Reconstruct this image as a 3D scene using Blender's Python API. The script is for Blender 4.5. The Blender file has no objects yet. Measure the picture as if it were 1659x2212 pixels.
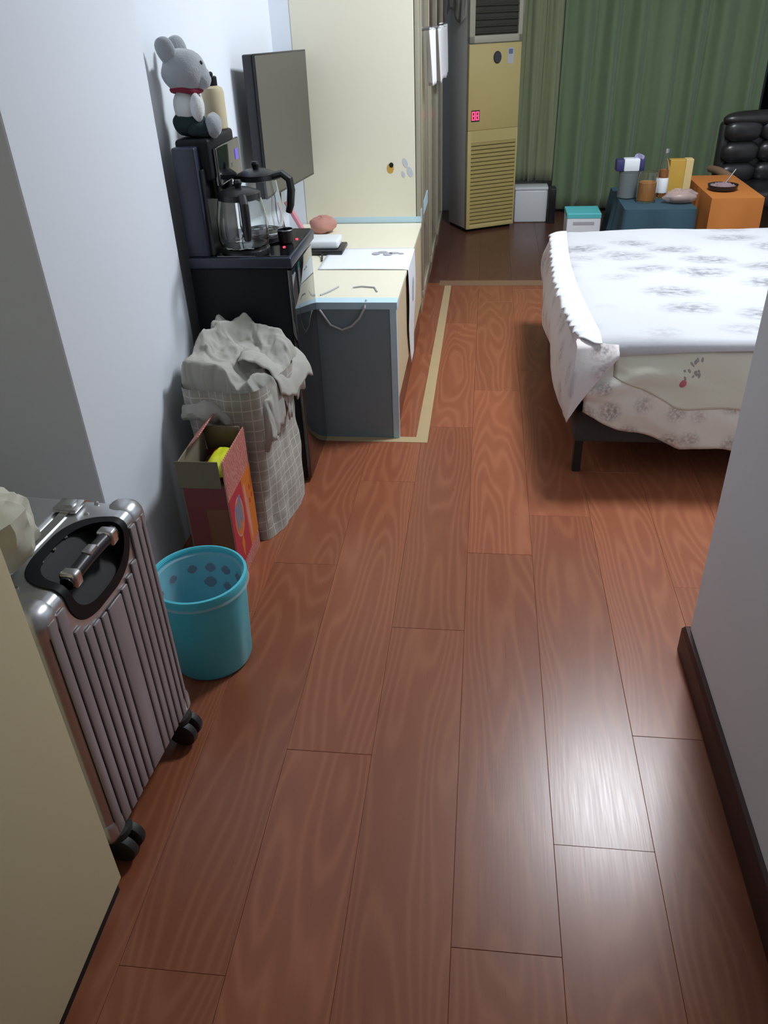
import bpy, bmesh, math, random
from mathutils import Vector, Matrix, noise

# ------------------------------------------------------------------ camera, light, exposure
scene = bpy.context.scene
COL = scene.collection
PI = math.pi

cam_data = bpy.data.cameras.new('camera')
cam_data.sensor_fit = 'VERTICAL'
cam_data.sensor_height = 24.0
cam_data.lens = 1704.91 / 2212.0 * 24.0
cam_data.clip_start = 0.02
cam = bpy.data.objects.new('camera', cam_data)
COL.objects.link(cam)
R = Matrix(((0.9929660448590986, 0.030650362214916304, -0.11436340784085255),
            (0.11269964111452725, -0.5407627031352154, 0.8335913206065378),
            (-0.0362935896479737, -0.840616591671845, -0.5404132873611409)))
M = Matrix.Identity(4)
for r in range(3):
    M[r][0] = R[r][0]; M[r][1] = -R[r][1]; M[r][2] = -R[r][2]
M[2][3] = 1.4
cam.matrix_world = M
scene.camera = cam

world = bpy.data.worlds.new('night')
scene.world = world
world.use_nodes = True
world.node_tree.nodes['Background'].inputs[0].default_value = (0.02, 0.025, 0.04, 1)
world.node_tree.nodes['Background'].inputs[1].default_value = 0.3

LAMP_POS = (0.82, 3.12, 2.70)
LAMP_COLOR = (0.89, 0.945, 1.0)
LAMP_STRENGTH = 114.0

scene.view_settings.view_transform = 'Standard'
scene.view_settings.look = 'None'
scene.view_settings.exposure = 0.0
scene.view_settings.gamma = 1.0
scene.view_settings.use_curve_mapping = False

rng = random.Random(7)

# ------------------------------------------------------------------ materials
def principled(name, color=(0.5, 0.5, 0.5), rough=0.5, metal=0.0, **kw):
    m = bpy.data.materials.new(name)
    m.use_nodes = True
    b = m.node_tree.nodes['Principled BSDF']
    b.inputs['Base Color'].default_value = (*color, 1)
    b.inputs['Roughness'].default_value = rough
    b.inputs['Metallic'].default_value = metal
    for k, v in kw.items():
        key = {'coat': 'Coat Weight', 'coat_rough': 'Coat Roughness', 'trans': 'Transmission Weight', 'ior': 'IOR',
               'alpha': 'Alpha', 'sheen': 'Sheen Weight', 'spec': 'Specular IOR Level', 'sss': 'Subsurface Weight'}[k]
        b.inputs[key].default_value = v
    return m

class NT:
    """small helper to wire nodes"""
    def __init__(self, m):
        self.t = m.node_tree; self.b = self.t.nodes['Principled BSDF']
    def n(self, kind, **props):
        nd = self.t.nodes.new(kind)
        for k, v in props.items(): setattr(nd, k, v)
        return nd
    def link(self, a, b): self.t.links.new(a, b)
    def coord(self, out='Object'): return self.n('ShaderNodeTexCoord').outputs[out]
    def math(self, op, a, b=None, c=None):
        nd = self.n('ShaderNodeMath', operation=op)
        for i, v in enumerate((a, b, c)):
            if v is None: continue
            if isinstance(v, (int, float)): nd.inputs[i].default_value = v
            else: self.link(v, nd.inputs[i])
        return nd.outputs[0]
    def mapping(self, vec, scale=(1, 1, 1), loc=(0, 0, 0), rot=(0, 0, 0)):
        nd = self.n('ShaderNodeMapping')
        nd.inputs['Scale'].default_value = scale; nd.inputs['Location'].default_value = loc
        nd.inputs['Rotation'].default_value = rot
        self.link(vec, nd.inputs['Vector']); return nd.outputs[0]
    def noise(self, vec, scale=5, detail=2, rough=0.5, dist=0.0):
        nd = self.n('ShaderNodeTexNoise')
        nd.inputs['Scale'].default_value = scale; nd.inputs['Detail'].default_value = detail
        nd.inputs['Roughness'].default_value = rough; nd.inputs['Distortion'].default_value = dist
        if vec is not None: self.link(vec, nd.inputs['Vector'])
        return nd.outputs['Fac']
    def ramp(self, fac, stops):
        nd = self.n('ShaderNodeValToRGB')
        el = nd.color_ramp.elements
        while len(el) < len(stops): el.new(0.5)
        for e, (p, c) in zip(el, stops):
            e.position = p; e.color = (*c, 1) if len(c) == 3 else c
        self.link(fac, nd.inputs[0]); return nd.outputs[0]
    def mix(self, fac, a, b, blend='MIX'):
        nd = self.n('ShaderNodeMix', data_type='RGBA', blend_type=blend)
        for i, v in ((0, fac), (6, a), (7, b)):
            if isinstance(v, (int, float)): nd.inputs[i].default_value = v
            elif isinstance(v, tuple): nd.inputs[i].default_value = (*v, 1)
            else: self.link(v, nd.inputs[i])
        return nd.outputs[2]
    def bump(self, h, strength=0.2, dist=0.01):
        nd = self.n('ShaderNodeBump')
        nd.inputs['Strength'].default_value = strength; nd.inputs['Distance'].default_value = dist
        self.link(h, nd.inputs['Height']); self.link(nd.outputs[0], self.b.inputs['Normal'])
    def base(self, sock): self.link(sock, self.b.inputs['Base Color'])

def mottled(name, c1, c2, rough, scale=6, bump=0.0, bscale=60, metal=0.0, stretch=(1, 1, 1), **kw):
    m = principled(name, c1, rough, metal, **kw); t = NT(m)
    v = t.mapping(t.coord(), stretch)
    t.base(t.mix(t.noise(v, scale, 4), c1, c2))
    if bump: t.bump(t.noise(v, bscale, 3), bump, 0.004)
    return m

def emission(name, color, strength):
    m = principled(name, (0, 0, 0), 0.5)
    b = m.node_tree.nodes['Principled BSDF']
    b.inputs['Emission Color'].default_value = (*color, 1); b.inputs['Emission Strength'].default_value = strength
    return m

def plank_material(name, dark, light, tint):
    m = principled(name, dark, 0.3); t = NT(m)
    co = t.coord()
    info = t.n('ShaderNodeObjectInfo')
    sep = t.n('ShaderNodeSeparateXYZ'); t.link(co, sep.inputs[0])
    x, y = sep.outputs[0], sep.outputs[1]
    rnd = t.math('MULTIPLY', info.outputs['Random'], 60.0)
    cmb = t.n('ShaderNodeCombineXYZ')
    t.link(t.math('MULTIPLY', x, 7.5), cmb.inputs[0])
    t.link(t.math('MULTIPLY', y, 1.15), cmb.inputs[1]); t.link(rnd, cmb.inputs[2])
    n1 = t.noise(cmb.outputs[0], 1.0, 1.0, 0.4)
    xx = t.math('MULTIPLY', t.math('MULTIPLY', x, x), 22.0)
    cmb2 = t.n('ShaderNodeCombineXYZ')
    t.link(t.math('MULTIPLY', x, 60.0), cmb2.inputs[0])
    t.link(t.math('MULTIPLY', y, 6.0), cmb2.inputs[1]); t.link(rnd, cmb2.inputs[2])
    n2 = t.noise(cmb2.outputs[0], 1.0, 3.0, 0.6)
    f = t.math('ADD', t.math('ADD', n1, xx), t.math('MULTIPLY', n2, 0.03))
    band = t.math('MULTIPLY_ADD', t.math('SINE', t.math('MULTIPLY', f, 80.0)), 0.5, 0.5)
    band = t.math('POWER', band, 2.2)
    cmb3 = t.n('ShaderNodeCombineXYZ')
    t.link(t.math('MULTIPLY', x, 240.0), cmb3.inputs[0])
    t.link(t.math('MULTIPLY', y, 7.0), cmb3.inputs[1]); t.link(rnd, cmb3.inputs[2])
    n3 = t.noise(cmb3.outputs[0], 1.0, 4.0, 0.65)
    base = t.mix(t.math('MULTIPLY', n1, 0.9), dark, light)
    col = t.mix(t.math('MULTIPLY', band, 0.34), base, tint)
    col = t.mix(t.math('MULTIPLY', n3, 0.32), col, dark)
    hsv = t.n('ShaderNodeHueSaturation')
    t.link(t.math('MULTIPLY_ADD', info.outputs['Random'], 0.22, 0.9), hsv.inputs['Value'])
    t.link(col, hsv.inputs['Color'])
    t.base(hsv.outputs[0])
    t.link(t.math('MULTIPLY_ADD', n3, 0.12, 0.235), t.b.inputs['Roughness'])
    t.bump(t.math('ADD', n3, t.math('MULTIPLY', band, 0.3)), 0.035, 0.001)
    return m

def print_material(name, ground, marks, accent, scale, rough=0.85, lo=0.55, hi=0.7, squash=(1, 1, 1)):
    """cloth with scattered blurry flower clusters"""
    m = principled(name, ground, rough, sheen=0.2); t = NT(m)
    v = t.mapping(t.coord(), squash)
    vo = t.n('ShaderNodeTexVoronoi'); vo.inputs['Scale'].default_value = scale; vo.inputs['Randomness'].default_value = 0.75
    t.link(v, vo.inputs['Vector'])
    blot = t.ramp(vo.outputs['Distance'], [(0.20, (1, 1, 1)), (0.48, (0, 0, 0))])
    fine = t.ramp(t.noise(v, scale * 9, 3, 0.6), [(lo - 0.12, (0, 0, 0)), (hi, (1, 1, 1))])
    mask = t.math('MULTIPLY', blot, fine)
    pick = t.ramp(t.noise(v, scale * 5, 1), [(0.52, (0, 0, 0)), (0.6, (1, 1, 1))])
    ink = t.mix(pick, marks, accent)
    t.base(t.mix(t.math('MULTIPLY', mask, 0.75), ground, ink))
    weave = t.noise(t.mapping(t.coord(), (1, 1, 1)), 45, 3)
    t.bump(weave, 0.15, 0.006)
    return m

def plaid_material(name, ground, dark, line, step=0.034):
    m = principled(name, ground, 0.9, sheen=0.2); t = NT(m)
    sep = t.n('ShaderNodeSeparateXYZ'); t.link(t.coord('UV'), sep.inputs[0])
    def stripes(s):
        w = t.math('PINGPONG', t.math('MULTIPLY', s, 1.0 / step), 0.5)
        return t.math('LESS_THAN', w, 0.05)
    g = t.math('MAXIMUM', stripes(sep.outputs[0]), stripes(sep.outputs[1]))
    wide = t.math('GREATER_THAN', t.math('PINGPONG', t.math('MULTIPLY', sep.outputs[1], 0.5 / step), 0.5), 0.25)
    c = t.mix(t.math('MULTIPLY', wide, 0.35), ground, dark)
    t.base(t.mix(t.math('MULTIPLY', g, 0.6), c, line))
    t.bump(t.noise(t.coord(), 160, 2), 0.1, 0.002)
    return m

MAT = {}
MAT['wall'] = mottled('white_paint', (0.82, 0.865, 0.925), (0.80, 0.85, 0.915), 0.75, 3, 0.03, 120)
MAT['ceiling'] = mottled('ceiling_paint', (0.9, 0.9, 0.9), (0.88, 0.88, 0.88), 0.9)
MAT['plank'] = plank_material('red_brown_laminate', (0.235, 0.070, 0.034), (0.325, 0.108, 0.050), (0.46, 0.185, 0.092))
MAT['plank_old'] = plank_material('dark_brown_laminate', (0.10, 0.038, 0.026), (0.13, 0.052, 0.034), (0.17, 0.075, 0.05))
MAT['slab'] = principled('dark_underlay', (0.07, 0.028, 0.018), 0.9)
MAT['base'] = mottled('dark_red_wood', (0.040, 0.011, 0.009), (0.055, 0.016, 0.012), 0.45, 12, stretch=(6, 1, 6))
MAT['plinth'] = mottled('red_brown_plinth', (0.16, 0.05, 0.03), (0.22, 0.075, 0.04), 0.35, 10, stretch=(6, 1, 6))
MAT['tape'] = mottled('tan_tape', (0.44, 0.33, 0.18), (0.50, 0.38, 0.21), 0.6, 20)
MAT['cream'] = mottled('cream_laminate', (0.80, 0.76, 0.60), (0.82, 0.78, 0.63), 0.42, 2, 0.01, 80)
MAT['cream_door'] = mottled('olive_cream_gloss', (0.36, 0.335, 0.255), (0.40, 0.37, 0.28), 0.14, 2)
MAT['cream_old'] = mottled('aged_cream_paint', (0.72, 0.65, 0.42), (0.68, 0.61, 0.38), 0.5, 4, 0.02, 90)
MAT['birch'] = mottled('pale_wood', (0.62, 0.50, 0.32), (0.72, 0.60, 0.40), 0.45, 5, stretch=(8, 8, 1))
MAT['slate'] = mottled('slate_panel', (0.19, 0.26, 0.29), (0.21, 0.28, 0.31), 0.35, 3)
MAT['blue_tape'] = mottled('light_blue_edging', (0.52, 0.72, 0.82), (0.56, 0.76, 0.86), 0.5, 10)
MAT['black'] = mottled('black_plastic', (0.010, 0.011, 0.014), (0.014, 0.015, 0.018), 0.35, 8)
MAT['black_matt'] = mottled('black_matt_plastic', (0.008, 0.010, 0.012), (0.012, 0.014, 0.016), 0.5, 8, spec=0.2)
MAT['cup_black'] = principled('cup_black', (0.008, 0.009, 0.010), 0.55, spec=0.25)
MAT['navy'] = mottled('dark_navy_plastic', (0.022, 0.028, 0.048), (0.026, 0.033, 0.055), 0.35, 6)
MAT['black_glass'] = principled('black_glass', (0.006, 0.007, 0.009), 0.04, ior=2.1)
MAT['screen'] = principled('screen_glass', (0.012, 0.012, 0.011), 0.07, ior=2.1)
MAT['glass'] = principled('clear_glass', (0.95, 0.97, 0.97), 0.02, trans=1.0, ior=1.35)
MAT['steel'] = principled('brushed_steel', (0.62, 0.62, 0.62), 0.25, 1.0)
MAT['silver'] = mottled('silver_shell', (0.55, 0.56, 0.57), (0.60, 0.61, 0.62), 0.30, 30, metal=0.85)
MAT['mauve'] = mottled('mauve_grey_aluminium', (0.36, 0.325, 0.335), (0.40, 0.36, 0.37), 0.42, 20, metal=0.35)
MAT['groove'] = principled('dark_groove', (0.045, 0.03, 0.03), 0.5, 0.3)
MAT['wheel'] = mottled('dark_rubber', (0.016, 0.016, 0.016), (0.024, 0.024, 0.023), 0.55, 20)
MAT['turquoise'] = principled('turquoise_plastic', (0.085, 0.58, 0.70), 0.33, sss=0.0)
MAT['plum_ink'] = principled('plum_ink', (0.07, 0.03, 0.14), 0.5)
MAT['film'] = principled('clear_film', (0.85, 0.95, 1.0), 0.10, alpha=0.26)
MAT['kraft'] = mottled('plain_cardboard', (0.20, 0.165, 0.115), (0.23, 0.19, 0.13), 0.85, 10)
MAT['maroon'] = mottled('maroon_print', (0.20, 0.035, 0.045), (0.26, 0.06, 0.06), 0.6, 12)
MAT['brown_print'] = mottled('brown_print', (0.27, 0.11, 0.05), (0.22, 0.09, 0.045), 0.6, 14)
MAT['red_print'] = principled('red_print', (0.46, 0.03, 0.05), 0.45)
MAT['orange_print'] = principled('orange_print', (0.62, 0.17, 0.02), 0.45)
MAT['blue_print'] = principled('blue_print', (0.16, 0.21, 0.32), 0.5)
MAT['pink_print'] = principled('pink_line_print', (0.62, 0.25, 0.2), 0.5)
MAT['yellow'] = principled('bright_yellow_film', (0.72, 0.78, 0.03), 0.4)
m = principled('wavy_pink_print', (0.6, 0.2, 0.17), 0.55); t = NT(m)
wv = t.n('ShaderNodeTexWave', wave_type='BANDS', bands_direction='Y')
wv.inputs['Scale'].default_value = 26; wv.inputs['Distortion'].default_value = 2.0
wv.inputs['Detail'].default_value = 1.5; wv.inputs['Detail Scale'].default_value = 4
t.link(t.coord(), wv.inputs['Vector'])
t.base(t.ramp(wv.outputs['Fac'], [(0.35, (0.36, 0.075, 0.06)), (0.8, (0.66, 0.33, 0.27))]))
MAT['wavy'] = m
MAT['plaid'] = plaid_material('khaki_check_cloth', (0.37, 0.35, 0.30), (0.27, 0.255, 0.215), (0.68, 0.66, 0.60))
MAT['khaki'] = mottled('khaki_cloth', (0.45, 0.44, 0.39), (0.40, 0.39, 0.345), 0.9, 15, 0.15, 90)
MAT['quilt'] = print_material('white_floral_quilt', (0.56, 0.565, 0.59), (0.13, 0.125, 0.15), (0.30, 0.28, 0.33), 5.0, lo=0.47, hi=0.60, squash=(0.75, 1.2, 1))
MAT['coverlet'] = print_material('pinkish_floral_coverlet', (0.72, 0.67, 0.66), (0.30, 0.25, 0.26), (0.46, 0.33, 0.34), 9.0, lo=0.48, hi=0.62)
MAT['sheet'] = print_material('cream_floral_sheet', (0.72, 0.68, 0.60), (0.20, 0.16, 0.15), (0.36, 0.24, 0.23), 11.0, lo=0.46, hi=0.60)
MAT['cream_cloth'] = mottled('plain_cream_cloth', (0.66, 0.64, 0.52), (0.63, 0.61, 0.50), 0.9, 8, 0.1, 120)
MAT['stalk_ink'] = principled('grey_ink', (0.33, 0.31, 0.27), 0.9)
MAT['rose_ink'] = principled('rose_ink', (0.48, 0.13, 0.16), 0.9)
MAT['lace'] = mottled('white_lace', (0.84, 0.84, 0.86), (0.76, 0.76, 0.78), 0.9, 40, 0.2, 150)
MAT['bed_grey'] = mottled('charcoal_upholstery', (0.045, 0.045, 0.045), (0.06, 0.058, 0.056), 0.85, 40, 0.1, 300)
MAT['bed_leg'] = principled('black_bed_leg', (0.012, 0.011, 0.010), 0.5)
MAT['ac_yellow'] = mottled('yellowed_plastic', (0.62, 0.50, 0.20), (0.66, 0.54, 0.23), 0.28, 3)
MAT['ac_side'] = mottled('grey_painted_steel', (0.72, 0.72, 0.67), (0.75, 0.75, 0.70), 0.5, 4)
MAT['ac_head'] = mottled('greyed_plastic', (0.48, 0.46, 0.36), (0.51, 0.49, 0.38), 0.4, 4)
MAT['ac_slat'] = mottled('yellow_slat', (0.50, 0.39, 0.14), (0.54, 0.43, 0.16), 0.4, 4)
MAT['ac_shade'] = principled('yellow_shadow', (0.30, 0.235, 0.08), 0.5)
MAT['ac_dark'] = principled('vent_dark', (0.045, 0.042, 0.028), 0.5)
MAT['curtain'] = mottled('green_curtain', (0.20, 0.28, 0.155), (0.175, 0.25, 0.14), 0.8, 12, 0.06, 200, sheen=0.3)
MAT['curtain_pale'] = mottled('pale_green_curtain', (0.29, 0.335, 0.19), (0.26, 0.30, 0.17), 0.8, 12, 0.06, 200, sheen=0.3)
MAT['white_paper'] = principled('white_paper', (0.84, 0.87, 0.90), 0.6)
MAT['grey_print'] = principled('grey_print', (0.42, 0.42, 0.46), 0.7)
MAT['white_plastic'] = mottled('white_plastic', (0.80, 0.83, 0.86), (0.76, 0.80, 0.83), 0.35, 5)
MAT['pink'] = mottled('dusty_pink_cloth', (0.52, 0.26, 0.21), (0.46, 0.22, 0.18), 0.85, 10, 0.1, 80)
MAT['rose'] = principled('rose_plastic', (0.62, 0.22, 0.28), 0.5)
MAT['plush_grey'] = mottled('grey_plush', (0.36, 0.38, 0.40), (0.30, 0.32, 0.34), 0.95, 60, 0.4, 250, sheen=0.6)
MAT['plush_white'] = mottled('white_plush', (0.72, 0.74, 0.72), (0.64, 0.66, 0.64), 0.95, 60, 0.4, 250, sheen=0.6)
MAT['plush_dark'] = mottled('dark_teal_felt', (0.012, 0.024, 0.028), (0.016, 0.03, 0.034), 0.95, 30, 0.3, 200)
MAT['scarf'] = principled('dark_red_ribbon', (0.20, 0.010, 0.035), 0.8)
MAT['tan'] = mottled('tan_plastic', (0.60, 0.52, 0.34), (0.55, 0.47, 0.30), 0.5, 4)
MAT['teal_cloth'] = mottled('dark_teal_cloth', (0.03, 0.075, 0.105), (0.026, 0.064, 0.09), 0.85, 8, 0.06, 120)
MAT['orange_cloth'] = mottled('orange_cloth', (0.56, 0.19, 0.035), (0.50, 0.165, 0.03), 0.75, 5, 0.06, 100)
MAT['cyan_card'] = principled('cyan_card', (0.10, 0.52, 0.55), 0.5)
MAT['cookie'] = mottled('amber_snack', (0.52, 0.22, 0.05), (0.36, 0.14, 0.03), 0.8, 60, 0.3, 120)
MAT['amber'] = principled('amber_liquid', (0.42, 0.14, 0.03), 0.2)
MAT['indigo'] = principled('indigo_card', (0.035, 0.035, 0.13), 0.45)
MAT['lilac'] = principled('lilac_card', (0.36, 0.34, 0.52), 0.6)
MAT['ochre'] = mottled('ochre_card', (0.60, 0.36, 0.06), (0.52, 0.30, 0.045), 0.5, 6)
MAT['straw'] = principled('straw_card', (0.66, 0.50, 0.22), 0.5)
MAT['smoke'] = principled('smoky_plastic', (0.22, 0.25, 0.26), 0.2, alpha=0.5)
MAT['bag_film'] = principled('pale_bag_film', (0.55, 0.42, 0.40), 0.35, alpha=0.55)
MAT['leather'] = mottled('black_leather', (0.014, 0.014, 0.014), (0.022, 0.022, 0.022), 0.32, 30, 0.1, 160, coat=0.4, coat_rough=0.3)
MAT['armrest'] = mottled('tan_wood', (0.36, 0.22, 0.14), (0.30, 0.18, 0.11), 0.4, 8, stretch=(1, 6, 1))
MAT['dark_wood'] = mottled('dark_wood', (0.06, 0.035, 0.025), (0.08, 0.045, 0.03), 0.5, 8, stretch=(1, 1, 6))
MAT['night'] = principled('night_window', (0.004, 0.005, 0.008), 0.05)
MAT['lamp_white'] = principled('white_lamp_rim', (0.8, 0.8, 0.8), 0.5)
MAT['lamp_glow'] = emission('lamp_diffuser', LAMP_COLOR, LAMP_STRENGTH)
MAT['led_red'] = emission('red_led', (1.0, 0.04, 0.14), 3.5)
MAT['led_violet'] = emission('violet_led', (0.25, 0.18, 0.9), 0.8)
MAT['led_dot'] = emission('red_dot', (1.0, 0.05, 0.1), 2.5)
MAT['sticker'] = principled('energy_sticker', (0.55, 0.58, 0.62), 0.5)
MAT['cable'] = principled('black_cable', (0.02, 0.02, 0.02), 0.5)
MAT['pale_cable'] = principled('pale_cable', (0.5, 0.5, 0.5), 0.5)

# ------------------------------------------------------------------ mesh helpers
class MB:
    def __init__(self):
        self.bm = bmesh.new()
        self.uv = None
    def box(self, x0, x1, y0, y1, z0, z1, bev=0.0, seg=2):
        b = bmesh.new()
        bmesh.ops.create_cube(b, size=1.0)
        for v in b.verts:
            v.co = Vector(((x0 + x1) / 2 + v.co.x * (x1 - x0), (y0 + y1) / 2 + v.co.y * (y1 - y0), (z0 + z1) / 2 + v.co.z * (z1 - z0)))
        if bev > 0:
            bmesh.ops.bevel(b, geom=list(b.edges), offset=bev, segments=seg, profile=0.5, affect='EDGES', clamp_overlap=True)
        self._join(b); return self
    def _join(self, b):
        me = bpy.data.meshes.new('tmp'); b.to_mesh(me); b.free()
        self.bm.from_mesh(me); bpy.data.meshes.remove(me)
    def lathe(self, prof, c=(0, 0, 0), seg=32, sx=1.0, sy=1.0, cap=False):
        rings = []
        for r, z in prof:
            rings.append([self.bm.verts.new((c[0] + r * sx * math.cos(2 * PI * k / seg), c[1] + r * sy * math.sin(2 * PI * k / seg), c[2] + z)) for k in range(seg)])
        for a, b in zip(rings[:-1], rings[1:]):
            for k in range(seg):
                self.bm.faces.new((a[k], a[(k + 1) % seg], b[(k + 1) % seg], b[k]))
        if cap:
            self.bm.faces.new(list(reversed(rings[0]))); self.bm.faces.new(rings[-1])
        return self
    def tube(self, pts, r, seg=8, closed=False, taper=None):
        pts = [Vector(p) for p in pts]; n = len(pts); rings = []
        up = Vector((0, 0, 1)); prev = None
        for i, p in enumerate(pts):
            if closed: d = pts[(i + 1) % n] - pts[i - 1]
            else: d = pts[min(i + 1, n - 1)] - pts[max(i - 1, 0)]
            d.normalize()
            if prev is None:
                a = d.cross(up)
                if a.length < 0.1: a = d.cross(Vector((1, 0, 0)))
            else:
                a = prev - d * prev.dot(d)
            a.normalize(); prev = a
            b = d.cross(a)
            rr = r if taper is None else r * taper[i]
            rings.append([self.bm.verts.new(p + a * rr * math.cos(2 * PI * k / seg) + b * rr * math.sin(2 * PI * k / seg)) for k in range(seg)])
        pairs = list(zip(rings[:-1], rings[1:]))
        if closed: pairs.append((rings[-1], rings[0]))
        for a, b in pairs:
            for k in range(seg):
                self.bm.faces.new((a[k], b[k], b[(k + 1) % seg], a[(k + 1) % seg]))
        if not closed:
            self.bm.faces.new(rings[0]); self.bm.faces.new(list(reversed(rings[-1])))
        return self
    def grid(self, f, nu, nv, wrap=False, uvf=None):
        """f(u,v) with u,v in 0..1 -> point"""
        vs = [[self.bm.verts.new(f(i / nu, j / nv)) for j in range(nv + 1)] for i in range(nu if wrap else nu + 1)]
        if uvf and self.uv is None: self.uv = self.bm.loops.layers.uv.new('UVMap')
        for i in range(nu):
            for j in range(nv):
                i2 = (i + 1) % nu if wrap else i + 1
                fc = self.bm.faces.new((vs[i][j], vs[i2][j], vs[i2][j + 1], vs[i][j + 1]))
                if uvf:
                    for lp, (a, b) in zip(fc.loops, ((i, j), (i + 1, j), (i + 1, j + 1), (i, j + 1))):
                        lp[self.uv].uv = uvf(a / nu, b / nv)
        return self
    def prism(self, outline, axis, a0, a1):
        """2d outline extruded along axis (0 x, 1 y, 2 z) from a0 to a1"""
        def P(p, a):
            if axis == 0: return (a, p[0], p[1])
            if axis == 1: return (p[0], a, p[1])
            return (p[0], p[1], a)
        lo = [self.bm.verts.new(P(p, a0)) for p in outline]; hi = [self.bm.verts.new(P(p, a1)) for p in outline]
        n = len(outline)
        self.bm.faces.new(lo); self.bm.faces.new(list(reversed(hi)))
        for k in range(n): self.bm.faces.new((lo[k], hi[k], hi[(k + 1) % n], lo[(k + 1) % n]))
        return self
    def sphere(self, c, r, sub=3):
        b = bmesh.new(); bmesh.ops.create_icosphere(b, subdivisions=sub, radius=1.0)
        rr = r if isinstance(r, tuple) else (r, r, r)
        for v in b.verts: v.co = Vector((c[0] + v.co.x * rr[0], c[1] + v.co.y * rr[1], c[2] + v.co.z * rr[2]))
        self._join(b); return self
    def xf(self, mat):
        bmesh.ops.transform(self.bm, matrix=mat, verts=list(self.bm.verts)); return self
    def build(self, name, mat, parent=None, smooth=True, angle=35, fix=True, solid=0.0, off=None, offset=0.0):
        """off: subtract this point so that world coordinates become the parent's local ones"""
        if off is not None:
            bmesh.ops.translate(self.bm, vec=-Vector(off), verts=list(self.bm.verts))
        if fix: bmesh.ops.recalc_face_normals(self.bm, faces=list(self.bm.faces))
        me = bpy.data.meshes.new(name); self.bm.to_mesh(me); self.bm.free()
        me.materials.append(MAT[mat] if isinstance(mat, str) else mat)
        if smooth:
            for p in me.polygons: p.use_smooth = True
            me.set_sharp_from_angle(angle=math.radians(angle))
        o = bpy.data.objects.new(name, me); COL.objects.link(o)
        if parent is not None: o.parent = parent
        if solid:
            md = o.modifiers.new('thickness', 'SOLIDIFY'); md.thickness = solid; md.offset = offset
        return o

def tag(o, label=None, cat=None, group=None, kind=None):
    if label: o['label'] = label
    if cat: o['category'] = cat
    if group: o['group'] = group
    if kind: o['kind'] = kind
    return o

def thing(name, label, cat, loc=(0, 0, 0), rotz=0.0, group=None):
    o = bpy.data.objects.new(name, None); COL.objects.link(o)
    o.empty_display_size = 0.05
    o.location = loc; o.rotation_euler = (0, 0, rotz)
    return tag(o, label, cat, group)

def struct(name, mb, mat, **kw):
    return tag(mb.build(name, mat, **kw), kind='structure')

def boolean(a, b, op):
    """apply a boolean of mesh object a with mesh object b, b is removed"""
    md = a.modifiers.new('b', 'BOOLEAN'); md.operation = op; md.object = b; md.solver = 'EXACT'
    bpy.context.view_layer.update()
    dg = bpy.context.evaluated_depsgraph_get()
    me = bpy.data.meshes.new_from_object(a.evaluated_get(dg))
    a.modifiers.clear(); old = a.data; a.data = me; bpy.data.meshes.remove(old)
    return a

def drop(o):
    me = o.data; bpy.data.objects.remove(o); bpy.data.meshes.remove(me)

def smooth(o, angle=40):
    for p in o.data.polygons: p.use_smooth = True
    o.data.set_sharp_from_angle(angle=math.radians(angle))

def fbm(x, y, z=0.0, o=3):
    return noise.fractal(Vector((x, y, z)), 1.0, 2.0, o)

# ------------------------------------------------------------------ the room
X_WALL, X_PIER, X_NICHE = -0.93, -0.90, -1.30
Y_BACK, Y_FRONT, X_RIGHT, Z_CEIL = 6.62, -1.0, 2.6, 2.72

floor = struct('floor', MB().box(X_NICHE - 0.1, X_RIGHT + 0.1, Y_FRONT - 0.1, Y_BACK + 0.1, -0.06, -0.0095), 'slab', smooth=False)
PW, PL, X0 = 0.1925, 1.19, -0.0185
phase = {0: 0.758, 1: 0.978, 2: 1.268, -1: 1.595, -2: 2.357, -3: 1.862}
def plank_mesh(w, l, x_off, y_off):
    mb = MB().box(-w / 2 + x_off, w / 2 + x_off, -l / 2 + y_off, l / 2 + y_off, -0.009, 0.0, 0.0009, 1)
    return mb
full_mesh = {}
def add_plank(xa, xb, ya, yb, cx, cy, mat):
    key = (round(xb - xa, 4), round(yb - ya, 4), mat)
    lx0, lx1, ly0, ly1 = xa - cx, xb - cx, ya - cy, yb - cy
    full = abs(key[0] - PW) < 1e-3 and abs(key[1] - PL) < 1e-3
    if full and mat in full_mesh:
        o = bpy.data.objects.new('plank', full_mesh[mat]); COL.objects.link(o)
    else:
        g = 0.0002
        o = MB().box(lx0 + g, lx1 - g, ly0 + g, ly1 - g, -0.009, 0.0, 0.0006, 1).build('plank', mat, smooth=False)
        if full: full_mesh[mat] = o.data
    o.parent = floor
    o.location = (cx, cy, rng.uniform(-0.0005, 0.0))
    o.rotation_euler = (0, math.radians(rng.uniform(-0.10, 0.10)), 0)
    return o
Y_SEAM = 4.675
for row in range(-7, 14):
    xa, xb = X0 + row * PW, X0 + (row + 1) * PW
    xa2, xb2 = max(xa, X_NICHE), min(xb, X_RIGHT)
    if xb2 - xa2 < 0.01: continue
    ph = phase.get(row, rng.uniform(0, PL))
    y = ph
    while y > Y_FRONT: y -= PL
    while y < Y_BACK:
        ya, yb = max(y, Y_FRONT), min(y + PL, Y_BACK)
        cx, cy = (xa + xb) / 2, y + PL / 2
        if xb <= X_PIER and ya > 1.54:
            y += PL; continue
        if xa >= 0.56 and yb < 1.5:
            y += PL; continue
        for (p, q, mt) in ((ya, min(yb, Y_SEAM), 'plank'), (max(ya, Y_SEAM), yb, 'plank_old')):
            if q - p > 0.02: add_plank(xa2, xb2, p, q, cx, cy, mt)
        y += PL

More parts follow.
